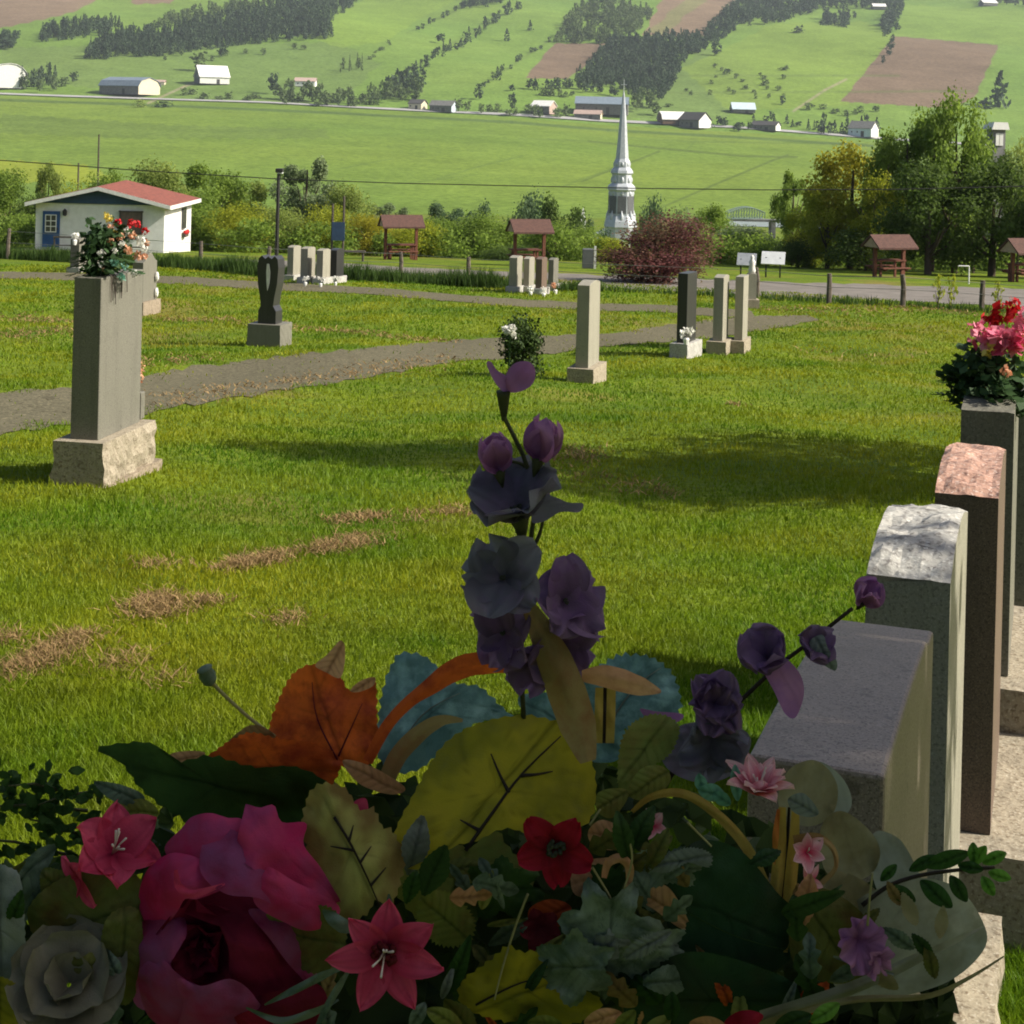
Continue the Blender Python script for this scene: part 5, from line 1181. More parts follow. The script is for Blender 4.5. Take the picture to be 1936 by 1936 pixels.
def blossom(name, px, Rpx, Y, face, mat, n=6, shape='round', e0=.9, e1=.1, wd=.45, layers=1, spin=0, ruf=.08, cup=.3, eye=None, eyer=.14, stam=None, lab=None, seedv=0, calyx=None, notch=0):
    r = random.Random(seedv + int(px[0])*7 + int(px[1])); Rr = .88*Rpx*PXM*Y; Mx = frame_at(px, Y, face, spin); b = MB()
    for l in range(layers):
        for i in range(n):
            k = 1 - .22*l
            petal(b, Mx, 2*math.pi*(i+.5*l)/n + r.uniform(-.14, .14), Rr*k*r.uniform(.88, 1.12), Rr*wd*k*r.uniform(.88, 1.15), e0+.25*l+r.uniform(-.12, .12), e1+.3*l+r.uniform(-.25, .25), -Rr*.02, 0, cup, ruf*r.uniform(.5, 1.5), shape, r.uniform(0, 6), notch=notch)
    o = part(b, name, FM[mat], lab=lab)
    if eye:
        b = MB()
        for k in range(26):
            a = r.uniform(0, 6.28); q = Rr*eyer*math.sqrt(r.random()); b.blob(Mx @ Vector((q*math.cos(a), q*math.sin(a), Rr*.12+r.uniform(0, .08)*Rr)), Rr*eyer*.28, .3, k, 6, 4)
        part(b, 'flower_eye', FM[eye], o)
    if stam:
        b = MB()
        for k in range(stam):
            a = r.uniform(0, 6.28); q = Rr*r.uniform(.1, .3); h = Rr*r.uniform(.45, .75)
            b.tube([Mx @ Vector((0, 0, .02*Rr)), Mx @ Vector((q*.4*math.cos(a), q*.4*math.sin(a), h*.6)), Mx @ Vector((q*math.cos(a), q*math.sin(a), h))], [Rr*.018, Rr*.014, Rr*.022], 5)
        part(b, 'stamen', FM['pale'], o)
    if calyx:
        b = MB(); b.lathe([(.02*Rr, -.5*Rr), (.1*Rr, -.3*Rr), (.2*Rr, .02*Rr)], 8)
        b.v = [tuple(Mx @ Vector(p)) for p in b.v]; part(b, 'calyx', FM[calyx], o)
    return o
# ---- tall purple spray in the middle
stem([(990, 1360), (985, 1200), (1000, 1050), (1010, 940), (985, 850), (957, 800), (948, 770), (955, 745)], 5, 1.03, 'stem', 1.02)
for pth in [[(1000, 1050), (980, 1010), (972, 985)], [(1003, 1045), (1020, 1010), (1028, 975)], [(1000, 905), (990, 880), (965, 872)], [(1004, 905), (1020, 870), (1025, 850)], [(1000, 1120), (960, 1100), (940, 1095)]]: stem(pth, 4, 1.025)
b = MB(); Mx = frame_at((952, 765), 1.02, (-.05, 1, .2)); b.lathe([(.0014, -.011), (.0028, -.004), (.0044, .006), (.0046, .009)], 8); b.v = [tuple(Mx @ Vector(p)) for p in b.v]; part(b, 'calyx', FM['stem'])
leafpx('bud_petal', [(920, 688), (928, 684), (940, 700), (958, 712), (975, 735), (955, 742), (935, 722)], 1.015, 'mauve', cup=.4)
leafpx('bud_petal', [(955, 735), (958, 705), (975, 686), (1000, 684), (1012, 700), (1008, 724), (990, 738), (968, 742)], 1.01, 'mauve', cup=.8)
blossom('floret', (943, 890), 74, 1.012, (-.25, 1, .15), 'mauve', 4, 'round', 1.35, .95, .62, 1, .3, .08, .5, calyx='stem')
blossom('floret', (1018, 868), 78, 1.012, (.25, 1, .1), 'mauve', 4, 'round', 1.3, .9, .62, 1, .7, .08, .5, calyx='stem')
blossom('floret', (980, 975), 120, 1.01, (-.25, .95, .38), 'indigo', 6, 'round', .95, .2, .55, 1, .4, .13, .35, 'eye', .09, calyx='stem')
leafpx('floret_petal', [(1020, 935), (1050, 940), (1075, 950), (1102, 952), (1095, 968), (1060, 968), (1030, 985), (1005, 985)], 1.012, 'indigo', cup=.4)
leafpx('floret_petal', [(925, 935), (945, 912), (985, 905), (1020, 912), (1040, 935), (1010, 960), (960, 965)], 1.018, 'violet', cup=.6)
blossom('floret', (955, 1095), 92, 1.005, (-.3, .45, .8), 'indigo', 5, 'round', .7, -.3, .62, 1, .2, .13, .35, 'eye', .07, calyx='stem')
blossom('floret', (1062, 1140), 90, 1.008, (.55, .4, .65), 'violet', 5, 'round', .6, -.4, .62, 1, .9, .15, .4, 'eye', .07)
blossom('floret', (958, 1198), 80, 1.01, (-.6, .2, .6), 'violet', 5, 'round', .5, -.4, .6, 1, .1, .16, .4, 'eye', .07)
blossom('floret', (1055, 1215), 80, 1.015, (.35, -.2, .8), 'violet', 5, 'round', .6, -.3, .62, 1, .5, .16, .4, 'eye', .07)
blossom('floret', (1005, 1250), 66, 1.012, (-.1, -.3, .8), 'violet', 5, 'round', .7, 0, .6, 1, .2, .14, .3)
ribbon('long_leaf', [(985, 1122), (1012, 1170), (1045, 1240), (1072, 1310), (1092, 1370), (1112, 1440)], [14, 44, 66, 74, 70, 30], 1.0, 'bronze', .99, .5, 'long drooping bronze leaf')
# ---- second spray
stem([(1255, 1490), (1300, 1420), (1400, 1325), (1470, 1260), (1530, 1215), (1580, 1175), (1612, 1150)], 5, 1.04, 'darkstem', 1.03)
blossom('floret', (1630, 1138), 52, 1.02, (.3, .75, .5), 'mauve', 4, 'round', 1.25, .7, .7, 1, .3, .1, .4, calyx='darkstem')
blossom('floret', (1530, 1222), 54, 1.02, (.3, .5, .7), 'violet', 5, 'round', 1.0, .2, .55, 1, .8, .14, .3, calyx='darkstem')
leafpx('pale_petal', [(1530, 1215), (1555, 1200), (1565, 1225), (1582, 1250), (1578, 1268), (1550, 1250)], 1.012, 'greyleaf', cup=.4)
blossom('floret', (1452, 1250), 76, 1.015, (-.3, .7, .6), 'violet', 5, 'round', 1.15, .4, .6, 1, .5, .12, .35, calyx='darkstem')
leafpx('floret_petal', [(1440, 1255), (1475, 1240), (1510, 1270), (1520, 1310), (1505, 1355), (1485, 1350), (1465, 1310)], 1.01, 'mauve', cup=.5)
blossom('floret', (1350, 1330), 72, 1.018, (0, .4, .9), 'violet', 6, 'round', .9, 0, .5, 2, .2, .2, .3)
blossom('floret', (1345, 1395), 80, 1.024, (0, -.1, .9), 'indigo', 6, 'round', .8, 0, .5, 1, .2, .2, .3)
leafpx('dark_petal', [(1250, 1420), (1290, 1370), (1380, 1370), (1420, 1400), (1390, 1460), (1330, 1480), (1270, 1460)], 1.035, 'indigo', ruf=.01)
# ---- poppy head
stem([(398, 1288), (430, 1320), (475, 1360), (520, 1392)], 4, 1.04, 'stemlight', 1.05)
b = MB(); Mx = frame_at((393, 1279), 1.04, (-.35, .9, .2)); b.lathe([(.001, -.007), (.0045, -.004), (.0056, .001), (.0045, .005), (.0055, .006), (.002, .0075)], 10); b.v = [tuple(Mx @ Vector(p)) for p in b.v]; part(b, 'seed_head', FM['dusty'])
# ---- autumn leaves at the back
leafpx('autumn_leaf', [(520, 1420), (508, 1380), (532, 1310), (558, 1270), (598, 1256), (640, 1275), (662, 1306), (706, 1286), (713, 1340), (706, 1440), (640, 1450), (570, 1435)], 1.05, 'rust', (0, -.35), .1, ((600, 1260), (620, 1440), .35), .008, 2, vein=[[(640, 1440), (600, 1360), (590, 1290)], [(640, 1430), (685, 1330)]], veinmat='maroon')
leafpx('autumn_leaf', [(378, 1450), (420, 1410), (470, 1385), (520, 1395), (600, 1408), (645, 1440), (610, 1500), (520, 1512), (440, 1492)], 1.04, 'rust', (0, .5), .1, None, .008, 2)
leafpx('leaf_tip', [(596, 1258), (618, 1238), (632, 1222), (644, 1211), (652, 1222), (651, 1258), (642, 1282), (618, 1272)], 1.052, 'peachleaf', ruf=.004)
leafpx('leaf_tip', [(320, 1428), (350, 1420), (388, 1424), (362, 1450), (335, 1448)], 1.035, 'peachleaf')
leafpx('leaf_tip', [(430, 1405), (470, 1372), (505, 1378), (520, 1398), (470, 1400)], 1.045, 'bronze')
leafpx('leaf_tip', [(648, 1438), (700, 1448), (765, 1488), (740, 1502), (680, 1482)], 1.02, 'peachleaf', cup=.3)
leafpx('leaf_tip', [(662, 1306), (680, 1288), (708, 1280), (706, 1296), (680, 1308)], 1.044, 'peachleaf')
leafpx('blue_leaf', [(712, 1400), (722, 1310), (752, 1238), (800, 1240), (830, 1265), (862, 1290), (910, 1300), (950, 1338), (966, 1356), (905, 1366), (850, 1400), (800, 1450), (745, 1462), (715, 1430)], 1.07, 'tealleaf', (0, -.3), .15, ((740, 1450), (860, 1300), .3), .008, 3, 70, vein=[[(735, 1440), (800, 1350), (870, 1310)]], veinmat='greyleaf')
leafpx('blue_leaf', [(1090, 1300), (1130, 1262), (1172, 1238), (1232, 1243), (1272, 1275), (1287, 1330), (1270, 1375), (1200, 1385), (1140, 1360)], 1.075, 'tealleaf', (0, -.2), .2, None, .01, 4, 60, vein=[[(1150, 1370), (1200, 1300), (1250, 1262)]], veinmat='greyleaf')
leafpx('blue_leaf', [(980, 1330), (1010, 1310), (1090, 1320), (1180, 1380), (1160, 1440), (1050, 1420)], 1.085, 'tealleaf', ruf=.01)
ribbon('seed_pod', [(695, 1440), (730, 1375), (770, 1330), (815, 1297), (850, 1272), (890, 1256), (930, 1256), (968, 1266)], [20, 22, 22, 24, 36, 44, 42, 12], 1.02, 'rust', 1.01, .6)
ribbon('bronze_leaf', [(725, 1490), (752, 1430), (795, 1385), (835, 1362), (875, 1362)], [30, 34, 34, 26, 6], 1.03, 'bronze', 1.02, .6)
ribbon('seed_pod', [(1100, 1278), (1140, 1278), (1170, 1285), (1205, 1296), (1250, 1308)], [20, 42, 44, 36, 4], 1.0, 'peachleaf', .99, .6, 'pale bud with orange tip')
ribbon('strap', [(1133, 1300), (1132, 1350), (1131, 1405)], [15, 16, 16], 1.03, 'strap', v=.3); ribbon('strap', [(1156, 1300), (1155, 1350), (1153, 1405)], [17, 17, 16], 1.032, 'strap', v=.3)
ribbon('strap', [(1145, 1298), (1144, 1350), (1142, 1405)], [9, 9, 9], 1.036, 'darkstem', v=.1)
# ---- green and yellow leaves
leafpx('broad_leaf', [(745, 1612), (748, 1568), (788, 1490), (828, 1420), (868, 1385), (930, 1360), (1000, 1352), (1050, 1362), (1082, 1352), (1106, 1400), (1126, 1470), (1121, 1540), (1085, 1572), (1020, 1585), (960, 1566), (900, 1590), (860, 1600), (820, 1626), (780, 1645)], 1.0, 'yleaf', (.1, -.35), .12, ((880, 1610), (1065, 1385), .18), .006, 2, 90, 8,
       vein=[[(880, 1608), (925, 1545), (985, 1465), (1060, 1392)], [(962, 1498), (945, 1465), (928, 1425)], [(985, 1466), (1015, 1464), (1045, 1458)], [(905, 1570), (870, 1550)]], vr=3.4, lab='broad yellow green leaf with dark veins')
leafpx('broad_leaf', [(742, 1660), (765, 1600), (830, 1572), (885, 1605), (930, 1565), (965, 1605), (1012, 1650), (990, 1692), (905, 1682), (862, 1650), (850, 1722), (800, 1742), (765, 1712)], 1.005, 'ygreen', (0, .3), .2, None, .008, 3, 64, vein=[[(800, 1720), (800, 1650), (840, 1600)]])
leafpx('oak_leaf', [(570, 1560), (584, 1500), (610, 1480), (652, 1490), (682, 1532), (706, 1526), (722, 1562), (742, 1570), (765, 1625), (756, 1672), (737, 1717), (712, 1702), (690, 1732), (650, 1742), (608, 1702), (590, 1640), (578, 1600)], .97, 'oak', (.1, -.2), .15, ((640, 1545), (722, 1722), .3), .006, 3, 80, 7,
       vein=[[(632, 1545), (660, 1590), (690, 1650), (722, 1722)], [(660, 1590), (668, 1560)], [(680, 1632), (702, 1600)], [(700, 1675), (730, 1640)], [(668, 1608), (625, 1600)]], vr=2.6)
leafpx('oak_leaf', [(488, 1762), (508, 1726), (560, 1718), (622, 1714), (655, 1760), (642, 1812), (600, 1842), (550, 1822), (508, 1802)], .955, 'oliveleaf', (0, .3), .2, None, .006, 2)
leafpx('oak_leaf', [(798, 1690), (850, 1688), (897, 1738), (884, 1782), (830, 1787), (788, 1742)], .985, 'ygreen', (0, .3), .2, None, .006, 3)
leafpx('oak_leaf', [(868, 1862), (920, 1820), (960, 1788), (986, 1800), (1040, 1798), (1052, 1850), (1092, 1868), (1135, 1890), (1122, 1922), (1050, 1940), (950, 1930), (880, 1905)], .96, 'yleaf', (0, .4), .2, None, .008, 3, 70, vein=[[(900, 1900), (980, 1860), (1060, 1840)]], vr=2)
leafpx('leaf', [(1168, 1482), (1174, 1402), (1202, 1362), (1250, 1350), (1284, 1374), (1270, 1422), (1230, 1452), (1190, 1492)], 1.02, 'ygreen', (0, -.2), .2, None, .006, 2)
leafpx('leaf', [(1186, 1502), (1210, 1455), (1250, 1448), (1268, 1475), (1232, 1512)], 1.0, 'ygreen', cup=.4)
leafpx('leaf', [(1130, 1500), (1165, 1490), (1190, 1500), (1160, 1545), (1130, 1535)], 1.0, 'ygreen', cup=.3)
leafpx('maple_leaf', [(183, 1416), (240, 1404), (290, 1406), (330, 1440), (400, 1428), (480, 1450), (562, 1450), (625, 1490), (604, 1562), (480, 1572), (380, 1562), (300, 1520), (258, 1482), (228, 1442)], 1.03, 'deepgreen', (0, .4), .15, None, .01, 3, 70)
leafpx('leaf', [(178, 1478), (230, 1484), (272, 1504), (262, 1527), (210, 1512)], 1.02, 'dusty', cup=.3)
leafpx('leaf', [(225, 1525), (270, 1510), (300, 1535), (280, 1560), (235, 1555)], 1.02, 'ygreen', cup=.3)
leafpx('big_leaf', [(1265, 1650), (1318, 1590), (1400, 1608), (1472, 1690), (1510, 1730), (1507, 1800), (1430, 1852), (1330, 1862), (1278, 1800), (1258, 1720)], .98, 'darkleaf', (.2, .3), .2, None, .006, 0, 60, vein=[[(1290, 1720), (1390, 1770), (1500, 1800)]], veinmat='deepgreen', vr=1.4)
leafpx('big_leaf', [(1190, 1865), (1300, 1800), (1440, 1830), (1510, 1872), (1490, 1945), (1300, 1965), (1195, 1945)], .97, 'darkleaf', (0, .4), .2, None, .006)
leafpx('peach_leaf', [(1082, 1640), (1120, 1624), (1190, 1624), (1197, 1660), (1150, 1692), (1088, 1692)], 1.0, 'peachleaf', (0, .2), .2, ((1085, 1655), (1195, 1655), .3))
leafpx('peach_leaf', [(1196, 1690), (1258, 1674), (1302, 1742), (1290, 1757), (1240, 1722)], .97, 'peachleaf', (.2, .2), .2)
leafpx('peach_leaf', [(1112, 1572), (1140, 1550), (1188, 1576), (1170, 1606), (1124, 1600)], .985, 'peachleaf', (0, .2), .3)
ribbon('curled_leaf', [(1142, 1660), (1150, 1632), (1172, 1622), (1190, 1640), (1188, 1680)], [10, 16, 18, 16, 8], .96, 'peachleaf')
leafpx('peach_leaf', [(1000, 1720), (1040, 1700), (1080, 1715), (1060, 1750), (1010, 1760)], .99, 'rust', cup=.3)
def lobed(cx, cy, r, Y, mat, a0=0, n=7, sx=1, sy=1, depth=.35, g=(0, .3)):
    pts = []
    for i in range(n*4):
        a = a0 + 2*math.pi*i/(n*4); k = 1 - depth*(.5+.5*math.cos(a*n - a0*n)) + rnd.uniform(-.06, .06); pts.append((cx + r*k*math.cos(a)*sx, cy + r*k*math.sin(a)*sy))
    return leafpx('lobed_leaf', pts, Y, mat, g, .3, None, .012, 2, 80)
for a in [(1150, 1770, 105, .955, 'dusty', .3, 7, 1, 1.1), (1085, 1830, 85, .95, 'dusty', 1.1, 6, 1, .9), (1215, 1790, 75, .96, 'dusty', 2, 6, 1.3, .7), (1260, 1640, 70, .965, 'dusty', .4, 6, 1.2, .6), (950, 1680, 80, .985, 'deepgreen', .7, 7, 1.1, .8), (1180, 1690, 80, .985, 'deepgreen', .2, 6), (1000, 1860, 60, .965, 'deepgreen', 1, 6)]: lobed(*a)
leafpx('dusty_tip', [(1225, 1640), (1270, 1612), (1310, 1602), (1345, 1615), (1340, 1640), (1305, 1630), (1260, 1650)], .955, 'greyleaf', cup=.3, serr=2)
leafpx('dusty_tip', [(1180, 1800), (1215, 1770), (1270, 1760), (1235, 1800), (1190, 1815)], .945, 'greyleaf', cup=.3, serr=3)
# ---- sheer olive leaves towards the sun side
for pts, Y, mt in [([(1472, 1522), (1488, 1460), (1530, 1437), (1562, 1450), (1584, 1490), (1572, 1542), (1520, 1562)], 1.03, 'sheer'), ([(1545, 1442), (1592, 1470), (1610, 1522), (1572, 1562), (1545, 1522)], 1.045, 'sheergrey'),
                   ([(1552, 1565), (1590, 1533), (1642, 1568), (1664, 1610), (1648, 1652), (1600, 1668), (1558, 1642)], 1.02, 'sheer'), ([(1645, 1600), (1660, 1571), (1702, 1588), (1732, 1640), (1740, 1672), (1700, 1702), (1658, 1682)], 1.03, 'sheergrey'),
                   ([(1560, 1660), (1600, 1650), (1660, 1690), (1650, 1760), (1590, 1770), (1540, 1720)], 1.0, 'sheer'), ([(1500, 1700), (1560, 1680), (1640, 1740), (1650, 1830), (1580, 1860), (1500, 1820)], .985, 'oliveleaf'),
                   ([(1598, 1722), (1660, 1680), (1740, 1660), (1812, 1680), (1857, 1740), (1862, 1792), (1800, 1852), (1700, 1884), (1600, 1886), (1556, 1800)], 1.0, 'sheergrey')]:
    leafpx('sheer_leaf', pts, Y, mt, (.1, .15), .25, None, .006, 0, 84)
ribbon('arched_strap', [(1195, 1535), (1232, 1506), (1290, 1500), (1350, 1535), (1410, 1600), (1456, 1690)], [8, 16, 18, 20, 20, 16], .995, 'strap', .998, .6)
ribbon('strap', [(1479, 1526), (1475, 1600), (1466, 1690), (1452, 1790)], [14, 24, 25, 24], .992, 'strap', 1.0, .5); ribbon('strap', [(1504, 1532), (1500, 1610), (1491, 1700), (1478, 1800)], [14, 23, 24, 22], .993, 'strap', 1.0, .5); ribbon('strap', [(1492, 1526), (1487, 1605), (1478, 1702), (1466, 1795)], [5, 7, 8, 7], .997, 'darkstem', 1.004, .1)
ribbon('strap', [(1472, 1530), (1467, 1575), (1464, 1635)], [6, 13, 3], .9905, 'strapred', v=.1)
ribbon('looped_strap', [(1500, 1588), (1545, 1582), (1575, 1605), (1580, 1640), (1558, 1665), (1528, 1692)], [18, 15, 11, 8, 11, 4], .985, 'bronze')
leafpx('grey_fold', [(1490, 1510), (1520, 1500), (1548, 1535), (1530, 1545), (1500, 1535)], .975, 'greyleaf', cup=.3)
ribbon('blade', [(1440, 1925), (1600, 1872), (1750, 1805), (1858, 1752)], [30, 26, 22, 4], .95, 'sheergrey', 1.0, .5); ribbon('blade', [(1430, 1940), (1600, 1892), (1750, 1884), (1830, 1850), (1898, 1808)], [14, 14, 13, 10, 3], .945, 'sheer', .98, .4)
ribbon('blade', [(1575, 1808), (1630, 1825), (1690, 1842)], [4, 12, 3], .96, 'greyleaf')
for x, y, l, m_ in [(1700, 1775, 70, 'dusty'), (1745, 1790, 60, 'deepgreen'), (1670, 1850, 70, 'sheer'), (1780, 1745, 60, 'sheer'), (1640, 1740, 60, 'oliveleaf'), (1720, 1720, 66, 'sheer'), (1760, 1820, 64, 'oliveleaf'), (1690, 1690, 50, 'bronze'), (1600, 1840, 70, 'dusty')]:
    a = rnd.uniform(-2.6, .2); c_, s_ = math.cos(a), math.sin(a)
    leafpx('leaf', [(x + l*u*c_ - l*.42*v*s_, y + l*u*s_ + l*.42*v*c_) for u, v in [(-.5, 0), (-.25, .42), (.1, .5), (.55, 0), (.1, -.5), (-.25, -.42)]], .975, m_, (rnd.uniform(-.5, .5), .3), .4, None, .006, 1, 44, 8, axis=(c_, s_))
# boxwood twig
stem([(1630, 1712), (1680, 1675), (1740, 1655), (1810, 1645), (1880, 1640)], 4, .98, 'darkstem', .99)
def oval(px, ang, l, w, Y, mat, name='twig_leaf'):
    c, s_ = math.cos(ang), math.sin(ang); pts = [(px[0] + l*(u*c) - w*v*s_, px[1] + l*u*s_ + w*v*c) for u, v in [(-.5, 0), (-.3, .35), (0, .5), (.3, .35), (.5, 0), (.3, -.35), (0, -.5), (-.3, -.35)]]
    leafpx(name, pts, Y, mat, (rnd.uniform(-.5, .5), rnd.uniform(-.5, .5)), .4, None, .002, 0, 36, 7)
for a in [((1705, 1690), .5, 60, 30), ((1770, 1690), .7, 80, 36), ((1745, 1632), -.5, 60, 26), ((1790, 1625), -.3, 90, 34), ((1812, 1680), 1.0, 60, 28), ((1680, 1650), -.8, 44, 22), ((1835, 1640), .2, 50, 24)]: oval(*a, .98, 'box')
for a in [((1850, 1618), -.9, 48, 26), ((1880, 1622), -.4, 50, 26), ((1890, 1655), .3, 46, 24), ((1868, 1675), 1.0, 44, 24), ((1840, 1612), -1.6, 40, 22)]: oval(*a, .985, 'boxtip')
for a in [((1345, 1498), .2, 52, 34), ((1325, 1480), 1.3, 36, 24), ((1392, 1480), 1.5, 70, 24), ((1365, 1510), .6, 40, 26)]: oval(*a, .985, 'mint')
# ---- flowers
for (L0, W0, k, n, e0, e1, r0) in []: pass
Mr = frame_at((388, 1785), .972, (-.1, .2, .95)); Rr = 92*PXM*.972; rs_ = random.Random(4)
b = MB()
for l, (k, n, e0, e1, wd) in enumerate([(1.0, 5, .5, .2, .6), (.75, 4, .9, .6, .6), (.5, 4, 1.2, 1.0, .6)]):
    for i in range(n): petal(b, Mr, 2*math.pi*(i+.5*l)/n + rs_.uniform(-.15, .15), Rr*k*rs_.uniform(.9, 1.1), Rr*k*wd*rs_.uniform(.95, 1.2), e0, e1 + rs_.uniform(-.2, .2), 0, 0, .45, .13, 'round', rs_.uniform(0, 6), 10, 10)
RO = part(b, 'rose', FM['rosedark'], lab='big magenta cloth rose with dark open heart')
def rosep(pts, Y, mt, g, cup, ruf=.006, fold=None):
    o = leafpx('rose_petal', pts, Y, mt, g, cup, fold, ruf, 0, 64, 8); o.parent = RO; return o
rosep([(343, 1566), (362, 1545), (396, 1537), (430, 1546), (460, 1552), (470, 1611), (430, 1650), (373, 1640), (325, 1625), (312, 1600)], .968, 'rose', (-.2, -.5), .7)
rosep([(462, 1530), (465, 1520), (491, 1527), (518, 1522), (533, 1554), (579, 1556), (574, 1596), (605, 1638), (628, 1676), (645, 1712), (609, 1722), (552, 1690), (490, 1650), (448, 1610)], .955, 'rose', (.35, -.5), .5, .009)
rosep([(385, 1590), (419, 1564), (461, 1581), (495, 1623), (552, 1665), (612, 1710), (596, 1740), (564, 1742), (495, 1700), (427, 1690), (380, 1650)], .945, 'rosemauve', (.3, -.7), .5, .007)
rosep([(500, 1640), (560, 1668), (640, 1712), (625, 1745), (585, 1760), (540, 1745), (480, 1705)], .94, 'rose', (.4, -.2), .6, .007)
rosep([(267, 1738), (263, 1687), (280, 1642), (305, 1621), (335, 1612), (385, 1627), (415, 1661), (422, 1680), (373, 1700), (350, 1700), (335, 1724), (310, 1750)], .95, 'rose', (-.5, -.3), .9, .006)
rosep([(330, 1655), (375, 1640), (430, 1665), (480, 1700), (500, 1740), (440, 1755), (370, 1735), (335, 1710)], .965, 'rosedark', (0, -.9), .3)
rosep([(242, 1817), (250, 1764), (287, 1733), (343, 1728), (352, 1771), (322, 1809), (337, 1850), (381, 1866), (408, 1905), (366, 1918), (267, 1908), (246, 1863)], .945, 'rosemauve', (-.6, .1), .9, .009)
rosep([(262, 1840), (300, 1810), (335, 1840), (380, 1870), (440, 1880), (420, 1930), (340, 1950), (280, 1920)], .935, 'rosemauve', (-.3, .4), .7, .008)
rosep([(335, 1850), (381, 1864), (438, 1851), (482, 1885), (500, 1945), (343, 1965), (345, 1905)], .93, 'rosemauve', (.1, .5), .6, .008)
rosep([(412, 1730), (457, 1722), (514, 1760), (556, 1817), (580, 1855), (546, 1908), (476, 1900), (436, 1850), (432, 1794)], .945, 'rosedark', (.5, .1), .8, .009)
rosep([(470, 1720), (540, 1730), (590, 1760), (610, 1810), (590, 1860), (552, 1830), (510, 1775)], .952, 'rosemauve', (.6, -.1), .6, .007)
rosep([(480, 1890), (545, 1870), (600, 1860), (620, 1900), (590, 1950), (500, 1955)], .94, 'rosedark', (.3, .3), .6, .008)
o = ribbon('rose_curl', [(332, 1644), (338, 1676), (362, 1690), (392, 1683), (425, 1671)], [6, 15, 16, 11, 4], .94, 'lily'); o.parent = RO
blossom('lily', (212, 1615), 108, .985, (.35, .75, .55), 'lily', 6, 'point', .75, .1, .36, 1, .3, .06, .35, stam=7, seedv=2)
blossom('lily', (150, 1660), 62, .97, (-.6, -.2, .7), 'lily', 4, 'point', .4, -.2, .36, 1, .9, .06, .3)
blossom('star_flower', (728, 1795), 122, .915, (.05, .15, 1), 'lily', 7, 'point', .5, -.1, .26, 1, .22, .04, .35, 'maroon', .2, 5)
blossom('small_flower', (1052, 1600), 84, .955, (-.15, .1, 1), 'crimson', 5, 'round', .5, 0, .4, 1, .4, .06, .35, 'eye', .22)
blossom('small_flower', (1022, 1752), 50, .975, (0, .1, 1), 'maroon', 5, 'round', .5, 0, .4, 1, .1, .06, .35)
blossom('starry_flower', (1432, 1500), 86, .985, (.05, .95, .35), 'starpink', 8, 'point', .8, .35, .24, 2, .2, .03, .35, stam=6)
blossom('small_flower', (1232, 1562), 38, .985, (0, .5, .8), 'starpink', 5, 'point', .8, .3, .3, 1, .1, .03, .3)
blossom('small_flower', (1525, 1612), 44, .985, (0, .4, .8), 'starpink', 6, 'point', .7, .1, .3, 1, .6, .03, .3, stam=4)
blossom('small_flower', (1528, 1665), 36, .98, (.3, .2, .8), 'starpink', 5, 'point', .6, 0, .26, 1, .2, .03, .3)
blossom('purple_flower', (1620, 1775), 62, .965, (.1, .2, .9), 'mauve', 5, 'fan', .8, .2, .5, 1, .4, .18, .3)
blossom('purple_flower', (1655, 1812), 40, .96, (.5, -.1, .9), 'mauve', 4, 'fan', .8, .1, .5, 1, .9, .18, .3)
leafpx('pink_petal', [(1210, 1340), (1240, 1345), (1290, 1350), (1280, 1365), (1230, 1362)], 1.05, 'mauve'); leafpx('pink_petal', [(668, 1518), (692, 1510), (695, 1545), (672, 1550)], 1.0, 'lily')
Mb = frame_at((130, 1862), .95, (.1, .75, .65)); Rb = 92*PXM*.95; b = MB()
for l, (k, n, e0, e1, wd) in enumerate([(1.1, 5, .35, -.1, .66), (.9, 4, .7, .2, .66), (.62, 3, 1.0, .7, .7)]):
    for i in range(n): petal(b, Mb, 2*math.pi*(i+.5*l)/n + rs_.uniform(-.15, .15), Rb*k, Rb*k*wd*1.1, e0, e1, Rb*.04, 0, .35, .04, 'round', rs_.uniform(0, 6))
part(b, 'rose', FM['beige'], lab='pale grey beige cloth rose')
for pts, Y, mt in [([(-40, 1650), (18, 1640), (42, 1680), (46, 1850), (10, 1882), (-40, 1860)], .95, 'greyleaf'), ([(-30, 1690), (28, 1642), (78, 1602), (106, 1604), (66, 1682), (20, 1724)], .98, 'dusty'), ([(52, 1722), (118, 1660), (220, 1640), (274, 1680), (264, 1800), (180, 1852), (88, 1802)], .97, 'oliveleaf'),
                   ([(200, 1740), (260, 1720), (270, 1830), (240, 1900), (190, 1860)], .96, 'oliveleaf'), ([(-30, 1850), (30, 1860), (50, 1910), (20, 1960), (-30, 1960)], .94, 'yleaf'), ([(85, 1640), (160, 1670), (130, 1720), (80, 1690)], .975, 'oliveleaf')]:
    leafpx('leaf', pts, Y, mt, (.1, .1), .25, None, .006, 1)
for pth, w_ in [([(465, 1905), (530, 1930), (590, 1915), (640, 1890)], 9), ([(500, 1900), (560, 1870), (620, 1840), (660, 1825)], 9), ([(610, 1720), (640, 1745), (670, 1762)], 16), ([(735, 1690), (738, 1725), (745, 1760)], 9), ([(590, 1960), (620, 1900), (650, 1850), (665, 1825)], 8)]: ribbon('silver_blade', pth, [3, w_*1.6, w_*1.8, 4], .925, 'dusty')
for pth in [[(998, 1690), (975, 1750), (950, 1830), (935, 1890)], [(1640, 1750), (1645, 1690), (1650, 1650)], [(1180, 1560), (1195, 1620), (1180, 1680)], [(1120, 1640), (1150, 1690), (1165, 1720)], [(1115, 1560), (1135, 1530)], [(1300, 1555), (1345, 1600)]]: stem(pth, 2.4, .955, 'stemlight')
